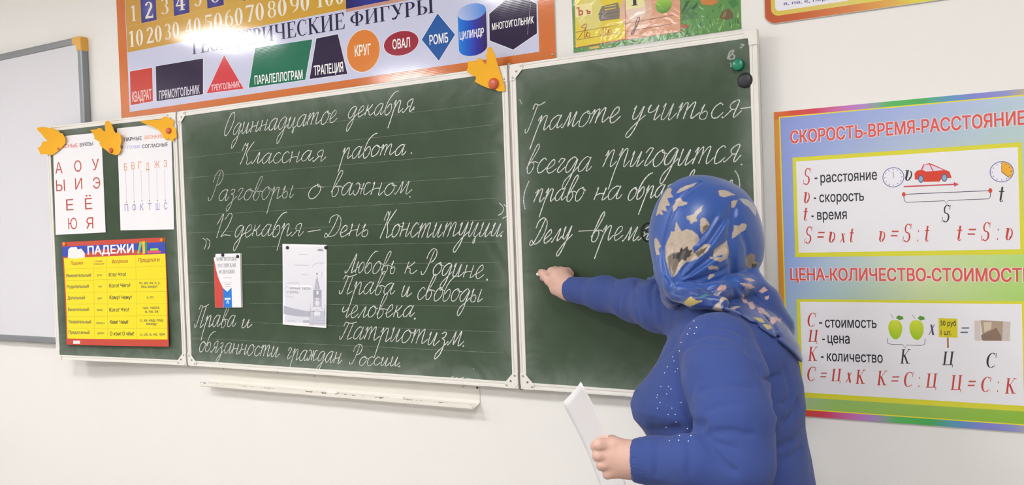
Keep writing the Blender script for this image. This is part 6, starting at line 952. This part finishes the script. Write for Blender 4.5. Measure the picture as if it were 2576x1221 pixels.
def surface_nets(f,lo,hi,h,kf=1.3):
    lo=np.asarray(lo,float);hi=np.asarray(hi,float);B=8;s=B*h
    n=np.ceil((hi-lo)/s).astype(int)
    I=np.stack(np.meshgrid(*[np.arange(k) for k in n],indexing='ij'),-1).reshape(-1,3)
    c=lo+(I+.5)*s; keep=np.abs(f(c))<s*kf; I=I[keep]; _,gi=np.unique(I//4,axis=0,return_inverse=True); gi=gi.ravel()
    g=np.arange(B+1); G=np.stack(np.meshgrid(g,g,g,indexing='ij'),-1).reshape(-1,3)
    keys=[];verts=[];cross=[]
    NN=(n*B+2).astype(np.int64)
    for k in range(gi.max()+1):
        J=I[gi==k]; Q=(J[:,None]*B+G[None]).reshape(-1,3); D_=f(lo+Q*h).reshape(len(J),B+1,B+1,B+1)
        cs=[D_[:,i:B+i,j:B+j,l:B+l] for i in (0,1) for j in (0,1) for l in (0,1)]
        c8=np.stack(cs,-1); sg=c8<0; act=(sg.any(-1))&(~sg.all(-1)); bi,x,y,z=np.nonzero(act)
        if len(bi)==0: continue
        v=c8[bi,x,y,z]; base=J[bi]*B+np.stack([x,y,z],-1)
        corn=np.array([(i,j,l) for i in (0,1) for j in (0,1) for l in (0,1)],float)
        acc=np.zeros((len(bi),3));cnt=np.zeros(len(bi))
        for a in range(8):
            for b in range(a+1,8):
                if abs(corn[a]-corn[b]).sum()==1:
                    m=(v[:,a]<0)!=(v[:,b]<0); t=v[m,a]/(v[m,a]-v[m,b]); acc[m]+=corn[a]+(corn[b]-corn[a])*t[:,None]; cnt[m]+=1
        verts.append(lo+(base+acc/cnt[:,None])*h); keys.append((base[:,0]*NN[1]+base[:,1])*NN[2]+base[:,2])
        cross.append(np.stack([v[:,0]<0,v[:,4]<0,v[:,2]<0,v[:,1]<0],-1))
    V=np.concatenate(verts);K=np.concatenate(keys);X=np.concatenate(cross)
    K,ix=np.unique(K,return_index=True); V=V[ix];X=X[ix]
    st=np.array([NN[1]*NN[2],NN[2],1],dtype=np.int64); F=[]
    for ax in range(3):
        m=X[:,0]!=X[:,ax+1]; idx=np.nonzero(m)[0]; o1,o2=[st[a] for a in range(3) if a!=ax]
        q=[idx]
        for o in (o1,o1+o2,o2):
            t=K[idx]-o; p=np.searchsorted(K,t); p=np.minimum(p,len(K)-1); q.append(np.where(K[p]==t,p,-1))
        q=np.stack(q,-1); ok=(q>=0).all(1); q=q[ok]; neg=X[idx[ok],0]
        flip=neg if ax!=1 else ~neg
        q[flip]=q[flip][:,::-1]; F.append(q)
    F=np.concatenate(F); return V,F[:,::-1]
def nets_mesh(name,f,lo,hi,h,kf=1.3):
    V,F=surface_nets(f,lo,hi,h,kf)
    me=bpy.data.meshes.new(name); me.vertices.add(len(V)); me.vertices.foreach_set('co',V.ravel().astype(np.float32))
    me.loops.add(len(F)*4); me.loops.foreach_set('vertex_index',F.ravel().astype(np.int32)); me.polygons.add(len(F))
    me.polygons.foreach_set('loop_start',np.arange(0,len(F)*4,4,dtype=np.int32)); me.polygons.foreach_set('loop_total',np.full(len(F),4,dtype=np.int32))
    me.polygons.foreach_set('use_smooth',np.ones(len(F),bool)); me.update(calc_edges=True); me.validate()
    return me,V,F
UX,UY,WX_,WY_=PD['axes']
def f_torso(P): return loft(P,PD['torso'])
def f_sweater(P,crease=True):
    d=f_torso(P); d=np.maximum(d,PD['hem_z']-P[:,2]) if 'hem_z' in PD else d
    for a,k in (('near_arm',.014),('far_arm',.035)):
        c=PD[a.replace('arm','cut')]; q=chain(P,PD[a],.03)
        pl=(P-np.array(c[:3]))@np.array(c[3:]); m=np.linalg.norm(P-np.array(c[:3]),axis=1)<.16
        q=np.where(m,smax(q,pl,.006),np.maximum(q,np.where(pl>0,pl,-1)))
        d=smin(d,q,k)
    # breast folds and wrinkles
    if crease and 'creases' in PD: d=grooves(P,d,PD['creases'])
    if crease:                            # soft unevenness of the knit
        x,y,z=P.T; d=d+.0011*np.sin(31*x+47*z+2.1*np.sin(23*y+17*z))*np.sin(53*z-29*y+1.7*np.sin(37*x))
    for a in ('near_arm','far_arm'):      # ribbed cuffs
        c=PD[a.replace('arm','cut')]; n=np.array(c[3:]); q=P-np.array(c[:3]); t=q@n; m=(t>-.035)&(t<.01)&(np.linalg.norm(q,axis=1)<.09)
        if m.any():
            s=np.cross(n,[0,0,1]); s/=np.linalg.norm(s); u=np.cross(n,s); a_=np.arctan2(q[m]@s,q[m]@u); d[m]-=.0009*np.cos(a_*44)-.0008
    return d
def f_hood_solid(P):
    d=None
    for e in PD['hood']: 
        R_=np.array([[UX,WX_,0],[UY,WY_,0],[0,0,1.]]); q=ellipsoid(P,e[:3],e[3:],R_); d=q if d is None else smin(d,q,.035)
    return smin(d,chain(P,PD['hood_low'],.04),.05)
def f_scarf(P,crease=True):
    d=f_hood_solid(P)
    # opening for the face
    h=np.array(PD['head']); F_=np.array(PD['face_dir']); o=h+F_*.135+np.array([0,0,-.01])
    q=P-o; t=q@F_; s=q-t[:,None]*F_; k=np.sqrt((np.linalg.norm(s[:,:2],axis=1)/.062)**2+(s[:,2]/.098)**2)
    d=smax(d,-((k-1)*.06+np.maximum(-t-.10,0)),.012)
    if crease and 'hood_ridges' in PD: d=ridges(P,d,PD['hood_ridges'])
    if crease and 'hood_creases' in PD: d=grooves(P,d,PD['hood_creases'])
    n=chain(P,PD['neck_wrap'][0],.02)
    for c in PD['neck_wrap'][1:]: n=smin(n,chain(P,c,.02),.008)
    n=smin(n,chain(P,PD['cape'],.03),.03)
    sw=f_sweater(P,False)
    # shawl: cloth layer over the shoulders and upper back
    u=P[:,0]*UX+P[:,1]*UY; z=P[:,2]; pg=PD['shawl']; dd=np.full(len(P),1e9); ins=np.zeros(len(P),bool); N=len(pg)
    for i in range(N):
        (x1,y1),(x2,y2)=pg[i],pg[(i+1)%N]; ex,ey=x2-x1,y2-y1; t=np.clip(((u-x1)*ex+(z-y1)*ey)/(ex*ex+ey*ey),0,1)
        dd=np.minimum(dd,np.hypot(u-x1-t*ex,z-y1-t*ey)); c=((y1>z)!=(y2>z))&(u<(x2-x1)*(z-y1)/(y2-y1+1e-12)+x1); ins^=c
    reg=np.where(ins,-dd,dd); sh=smax(np.abs(sw-.004)-.0065,reg,.006)
    n=smin(n,sh,.014)
    if crease and 'cape_creases' in PD: n=grooves(P,n,PD['cape_creases'])
    return smin(d,n,.010)
def f_body(P):
    h=np.array(PD['head']); R_=np.array([PD['face_dir'],np.cross([0,0,1],PD['face_dir']),[0,0,1]]).T
    F_=R_[:,0]; S_=R_[:,1]; up=np.array([0,0,1.])
    d=ellipsoid(P,h+up*.015,(.094,.074,.098),R_); d=smin(d,ellipsoid(P,h+F_*.028-up*.055,(.062,.052,.062),R_),.04)
    m=np.linalg.norm(P-h,axis=1)<.2
    if m.any():
        Q=P[m]; q=d[m]
        q=smin(q,cone(Q,h+F_*.088+up*.018,h+F_*.106-up*.018,.009,.0125),.014)      # nose
        q=smin(q,cone(Q,h+F_*.086-up*.045+S_*.018,h+F_*.086-up*.045-S_*.018,.0055,.0055),.010)  # upper lip
        q=smin(q,cone(Q,h+F_*.084-up*.056+S_*.015,h+F_*.084-up*.056-S_*.015,.006,.006),.010)
        q=smin(q,ellipsoid(Q,h+F_*.074-up*.088,(.02,.022,.018),R_),.02)                # chin
        for s in (-1,1):
            q=smax(q,-ellipsoid(Q,h+F_*.098+S_*.031*s+up*.022,(.014,.018,.012),R_),.012)  # eye socket
            q=smin(q,ellipsoid(Q,h+F_*.080+S_*.031*s+up*.020,(.012,.014,.010),R_),.004)
            q=smin(q,ellipsoid(Q,h+S_*.076*s-F_*.005-up*.005,(.016,.008,.030),R_),.008)   # ear
        d[m]=q
    d=smin(d,chain(P,PD['neck'],.02),.02)
    T=[[r[0],r[1],r[2],max(r[3]-(.02 if r[0]>-.05 else .045),.03),max(r[4]-(.02 if r[0]>-.05 else .045),.03)] for r in PD['torso']]
    d=smin(d,loft(P,T),.03)
    for a,hd in (('near_arm_skin','near_hand'),('far_arm_skin','far_hand')):
        q=chain(P,PD[a],.03)
        H=PD[hd]; c=np.array(H['palm'][0][:3]); m=np.linalg.norm(P-c,axis=1)<.15
        if m.any():
            Q=P[m]; g=None
            for e in H['palm']: x=cone(Q,e[:3],e[3:6],e[6],e[7]); g=x if g is None else smin(g,x,.016)
            fs=None
            for fg in H['fingers']: x=chain(Q,fg,.006); fs=x if fs is None else smin(fs,x,.0022)
            g=smin(g,fs,.007)
            g=grooves(Q,g,H.get('creases',[])); g=ridges(Q,g,H.get('ridges',[])); q[m]=smin(q[m],g,.02)
        d=smin(d,q,.025)
    for L_ in PD['legs']: d=smin(d,chain(P,L_,.03),.05)
    return d
# ------------------------------------------------------------------ the person at the board
U_=np.array([UX,UY,0]); W_v=np.array([WX_,WY_,0]); hd=np.array(PD['head']); F_=np.array(PD['face_dir']); S_d=np.cross([0,0,1],F_); UP=np.array([0,0,1.])
feet=PD['feet']; base=Vector(((feet[0][0]+feet[1][0])/2,(feet[0][1]+feet[1][1])/2,Z0))
m_skin=mat('skin','D6AE9F',.5,.35,bump=(220,.12,.0008),noise=(35,.07),Subsurface_Weight=.12,Subsurface_Scale=.01)
m_skin.node_tree.nodes['Principled BSDF'].inputs['Subsurface Radius'].default_value=(1,.35,.2)
m_knit=mat('blue_knit','3B4D8A',.85,.2,Sheen_Weight=.10,Sheen_Roughness=.5); nt=m_knit.node_tree; b=nt.nodes['Principled BSDF']; L=nt.links.new
tc=nt.nodes.new('ShaderNodeTexCoord'); wv=nt.nodes.new('ShaderNodeTexWave'); wv.inputs['Scale'].default_value=160; wv.inputs['Distortion'].default_value=1.5; wv.bands_direction='DIAGONAL'
n=nt.nodes.new('ShaderNodeTexNoise'); n.inputs['Scale'].default_value=14; n.inputs['Detail'].default_value=3
bp=nt.nodes.new('ShaderNodeBump'); bp.inputs['Distance'].default_value=.0006; bp.inputs['Strength'].default_value=.15; bp2=nt.nodes.new('ShaderNodeBump'); bp2.inputs['Distance'].default_value=.006; bp2.inputs['Strength'].default_value=.35
L(tc.outputs['Object'],wv.inputs['Vector']); L(tc.outputs['Object'],n.inputs['Vector']); L(n.outputs['Fac'],bp2.inputs['Height']); L(wv.outputs['Fac'],bp.inputs['Height']); L(bp2.outputs['Normal'],bp.inputs['Normal']); L(bp.outputs['Normal'],b.inputs['Normal'])
m_scarf=print_mat('satin_scarf',.36,.5); b=m_scarf.node_tree.nodes['Principled BSDF']; b.inputs['Sheen Weight'].default_value=.25
Tb=Matrix.Translation(base); Tbi=np.array(base)
per=link('person',None,M=Tb); tag(per,'person in blue sweater and floral headscarf writing on the right wing','person')
def nets_child(name,f,lo,hi,h,m,par=per,kf=1.3):
    me,V,F=nets_mesh(name,f,lo,hi,h,kf); me.transform(Matrix.Translation(-base)); o=link(name,me,m,par); return o,me,V,F
T=np.array(PD['torso']); allp=np.array([p[:3] for k in ('near_arm','far_arm') for p in PD[k]]+[list(r[1:3])+[r[0]] for r in PD['torso']]+[PD['head']])
lo=allp.min(0)-.32; hi=allp.max(0)+.32; lo[2]=Z0+.005; hi[2]=hd[2]+.2
hlo=lo.copy(); hlo[2]=-.26
f_bodyz=lambda P: np.maximum(f_body(P),Z0+.012-P[:,2])
body,me,V,F=nets_child('body',f_bodyz,lo-[.1,0,0],hi+[0,.1,0],.0030,m_skin)
sw,me,V,F=nets_child('sweater',f_sweater,hlo,hi,.0032,m_knit)
slo=hd-np.array([.34,.34,.36]); shi=hd+np.array([.36,.34,.2])
scf,me,V,F=nets_child('headscarf',f_scarf,slo,shi,.0020,m_scarf,kf=2.0)
# the printed flowers of the scarf, painted per vertex on the cloth
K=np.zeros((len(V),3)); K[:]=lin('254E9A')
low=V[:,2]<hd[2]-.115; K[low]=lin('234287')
N3=np.zeros_like(V); a=V[F[:,1]]-V[F[:,0]]; b_=V[F[:,3]]-V[F[:,0]]; fn=np.cross(a,b_)
for i in range(4): np.add.at(N3,F[:,i],fn)
N3/=np.linalg.norm(N3,axis=1)[:,None]+1e-9
def paint(pts,col,c=None,nrm=None,U2=None,V2=None,dst=None):
    P=np.array(pts); c0=P.mean(0); q=P-c0; u,s,vt=np.linalg.svd(q,full_matrices=False); e1,e2,e3=vt
    poly=np.stack([q@e1,q@e2],-1)
    if dst is not None: c0,e1,e2,e3=dst
    m=np.linalg.norm(V-c0,axis=1)<np.abs(poly).max()*1.6+.01; Q=V[m]-c0; x=Q@e1;y=Q@e2;w_=np.abs(Q@e3)
    ins=np.zeros(m.sum(),bool); n=len(poly)
    for i in range(n):
        (x1,y1),(x2,y2)=poly[i],poly[(i+1)%n]; ins^=((y1>y)!=(y2>y))&(x<(x2-x1)*(y-y1)/(y2-y1+1e-12)+x1)
    ins&=w_<.035; idx=np.nonzero(m)[0][ins]; K[idx]=np.array(lin(col))*(.94+.07*np.sin(V[idx,0]*310+2*np.sin(V[idx,2]*240))*np.sin(V[idx,2]*350+V[idx,1]*290))[:,None]
cv=np.array(cam.matrix_world.translation); rn=np.random.RandomState(5); mot=PD['motifs']
away=np.nonzero(((V-cv)*N3).sum(1)>.15)[0]
for _ in range(34):
    i=away[rn.randint(len(away))]; col,pts=mot[rn.choice([3,4,6,7,9,12,15,16,17,22])]; n_=N3[i]; t_=np.cross(n_,rn.randn(3)); t_/=np.linalg.norm(t_); paint(pts,col,dst=(V[i],t_,np.cross(n_,t_),n_))
for col,pts in mot: paint(pts,col)
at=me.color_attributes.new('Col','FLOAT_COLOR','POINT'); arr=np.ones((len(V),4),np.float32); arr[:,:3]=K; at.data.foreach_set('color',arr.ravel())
# small white stones on the sweater front
bm=bmesh.new()
for p in PD['stones']: bmesh.ops.create_icosphere(bm,subdivisions=1,radius=.0015,matrix=Matrix.Translation(Vector(p)-base))
o=link('rhinestone',from_bm(bm,'rhinestone'),mat('rhinestone_glass','F4F8FF',.08,1.0,Coat_Weight=1.0),per); tag(o,kind='stuff')
# glasses
gm=mat('black_glasses_frame','141418',.3); bm=bmesh.new()
def tube(bm,pts,r,seg=8,closed=False):
    P=[np.array(p,float) for p in pts]; n=len(P); rings=[]
    for i in range(n):
        d=P[(i+1)%n if closed else min(i+1,n-1)]-P[i-1 if closed else max(i-1,0)]; d/=np.linalg.norm(d); a=np.cross(d,[.1,.2,1]); a/=np.linalg.norm(a); b=np.cross(d,a)
        rings.append([bm.verts.new(P[i]+r*(math.cos(2*PI*k/seg)*a+math.sin(2*PI*k/seg)*b)) for k in range(seg)])
    for i in range(n if closed else n-1):
        A,B=rings[i],rings[(i+1)%n]
        for k in range(seg): bm.faces.new((A[k],A[(k+1)%seg],B[(k+1)%seg],B[k]))
    if not closed: bm.faces.new(rings[0][::-1]); bm.faces.new(rings[-1])
ho=hd-Tbi; gl=link('glasses',None,parent=per)
for s in (-1,1):
    bm=bmesh.new(); c=ho+F_*.123+S_d*.037*s+UP*.008
    tube(bm,[c+S_d*.031*math.cos(t)+UP*.022*math.sin(t)-F_*.006*abs(math.cos(t))*(1 if math.cos(t)*s>0 else 0) for t in np.linspace(0,2*PI,25)[:-1]],.0023,8,True); link('rim',from_bm(bm,'rim',True),gm,gl)
    bm=bmesh.new(); tube(bm,[ho+F_*.117+S_d*.068*s+UP*.014,ho+F_*.08+S_d*.076*s+UP*.012,ho+F_*.0+S_d*.082*s+UP*.008],.0028); link('temple',from_bm(bm,'temple',True),gm,gl)
    bm=bmesh.new(); bmesh.ops.create_uvsphere(bm,u_segments=16,v_segments=10,radius=.0115,matrix=Matrix.Translation(Vector(ho+F_*.0775+S_d*.031*s+UP*.021))); link('eye',from_bm(bm,'eye',True),mat('eye','E8E4E0',.15),per)
bm=bmesh.new(); tube(bm,[ho+F_*.123+S_d*.007+UP*.012,ho+F_*.126+UP*.015,ho+F_*.123-S_d*.007+UP*.012],.0015); link('bridge',from_bm(bm,'bridge',True),gm,gl)
# skirt and shoes, below the frame
m_sk=mat('dark_skirt_cloth','262838',.8); V=[];F=[]; rows=16; seg=72
tr_=T[np.argsort(T[:,0])][0]
for j in range(rows+1):
    z=-.212-.53*j/rows
    for i in range(seg):
        a=2*PI*i/seg; r_=(1-.13*min(1,max(0,(j-3)/8)))*(1+.018*math.sin(a*9+.5)*j/rows); p=np.array([tr_[1],tr_[2],0])+U_*math.cos(a)*(tr_[3]-.012)*r_*.97+W_v*math.sin(a)*(tr_[4]-.012)*r_*.97+U_*.02*0
        V.append((p[0]-base.x,p[1]-base.y,z-base.z))
for j in range(rows):
    for i in range(seg): k=(i+1)%seg; F.append((j*seg+i,j*seg+k,(j+1)*seg+k,(j+1)*seg+i)[::-1])
F.append(list(range(seg))); link('skirt',mesh('skirt',V,F,True),m_sk,per)
m_shoe=mat('black_shoe_leather','1A1A1C',.4)
for fx,fy in feet:
    c=np.array([fx,fy,0]); f_=lambda P: np.maximum(smin(cone(P,c+U_*.05+UP*(Z0+.045),c-U_*.13+UP*(Z0+.025),.042,.032),cone(P,c+U_*.045+UP*(Z0+.06),c+U_*.03+UP*(Z0+.085),.042,.040),.03),Z0+.001-P[:,2])
    nets_child('shoe',f_,c+UP*Z0-[.22,.22,.02],c+UP*Z0+[.22,.22,.16],.005,m_shoe)
# ------------------------------------------------------------------ what the hands hold
def quad_sheet(name,TL,TR,BL,BR,bow,th,m,lab,cat):
    TL,TR,BR,BL=[np.array(p) for p in (TL,TR,BR,BL)]; nrm=np.cross(TR-TL,BL-TL); nrm/=np.linalg.norm(nrm); c=(TL+TR+BR+BL)/4; V=[];F=[]; nx,ny=8,18
    for s in (0,1):
        for j in range(ny+1):
            for i in range(nx+1):
                u,v=i/nx,j/ny; p=(1-v)*((1-u)*TL+u*TR)+v*((1-u)*BL+u*BR)+nrm*(bow*math.sin(PI*u)*(.4+.6*abs(v-.55))+.008*math.sin(PI*v)+th*s); V.append(p-c)
    k=(nx+1)*(ny+1)
    for j in range(ny):
        for i in range(nx): a=j*(nx+1)+i; F.append((a,a+nx+1,a+nx+2,a+1)); F.append((k+a,k+a+1,k+a+nx+2,k+a+nx+1))
    rim=list(range(nx+1))+[j*(nx+1)+nx for j in range(1,ny+1)]+[ny*(nx+1)+i for i in range(nx-1,-1,-1)]+[j*(nx+1) for j in range(ny-1,0,-1)]
    for i in range(len(rim)): a,b=rim[i],rim[(i+1)%len(rim)]; F.append((a,b,k+b,k+a))
    me=mesh(name,V,F,True); bm=bmesh.new(); bm.from_mesh(me); bmesh.ops.recalc_face_normals(bm,faces=bm.faces); bm.to_mesh(me); bm.free()
    tag(link(name,me,m,None,Matrix.Translation(c)),lab,cat)
pp=PD['paper']; quad_sheet('paper_sheet',pp[1],pp[0],pp[3],pp[2],.008,.0003,m_paper,'blank white sheet of paper held low in the hand with the bent elbow','paper')
a,b=[np.array(p) for p in PD['chalk']]; bm=bmesh.new(); tube(bm,[a-b*0,b],.0045,12); bmesh.ops.translate(bm,vec=-Vector(a),verts=bm.verts)
tag(link('chalk_stick',from_bm(bm,'chalk_stick'),m_stick,None,Matrix.Translation(a)),'stub of white chalk pinched in the raised hand at the board','chalk','chalk sticks')
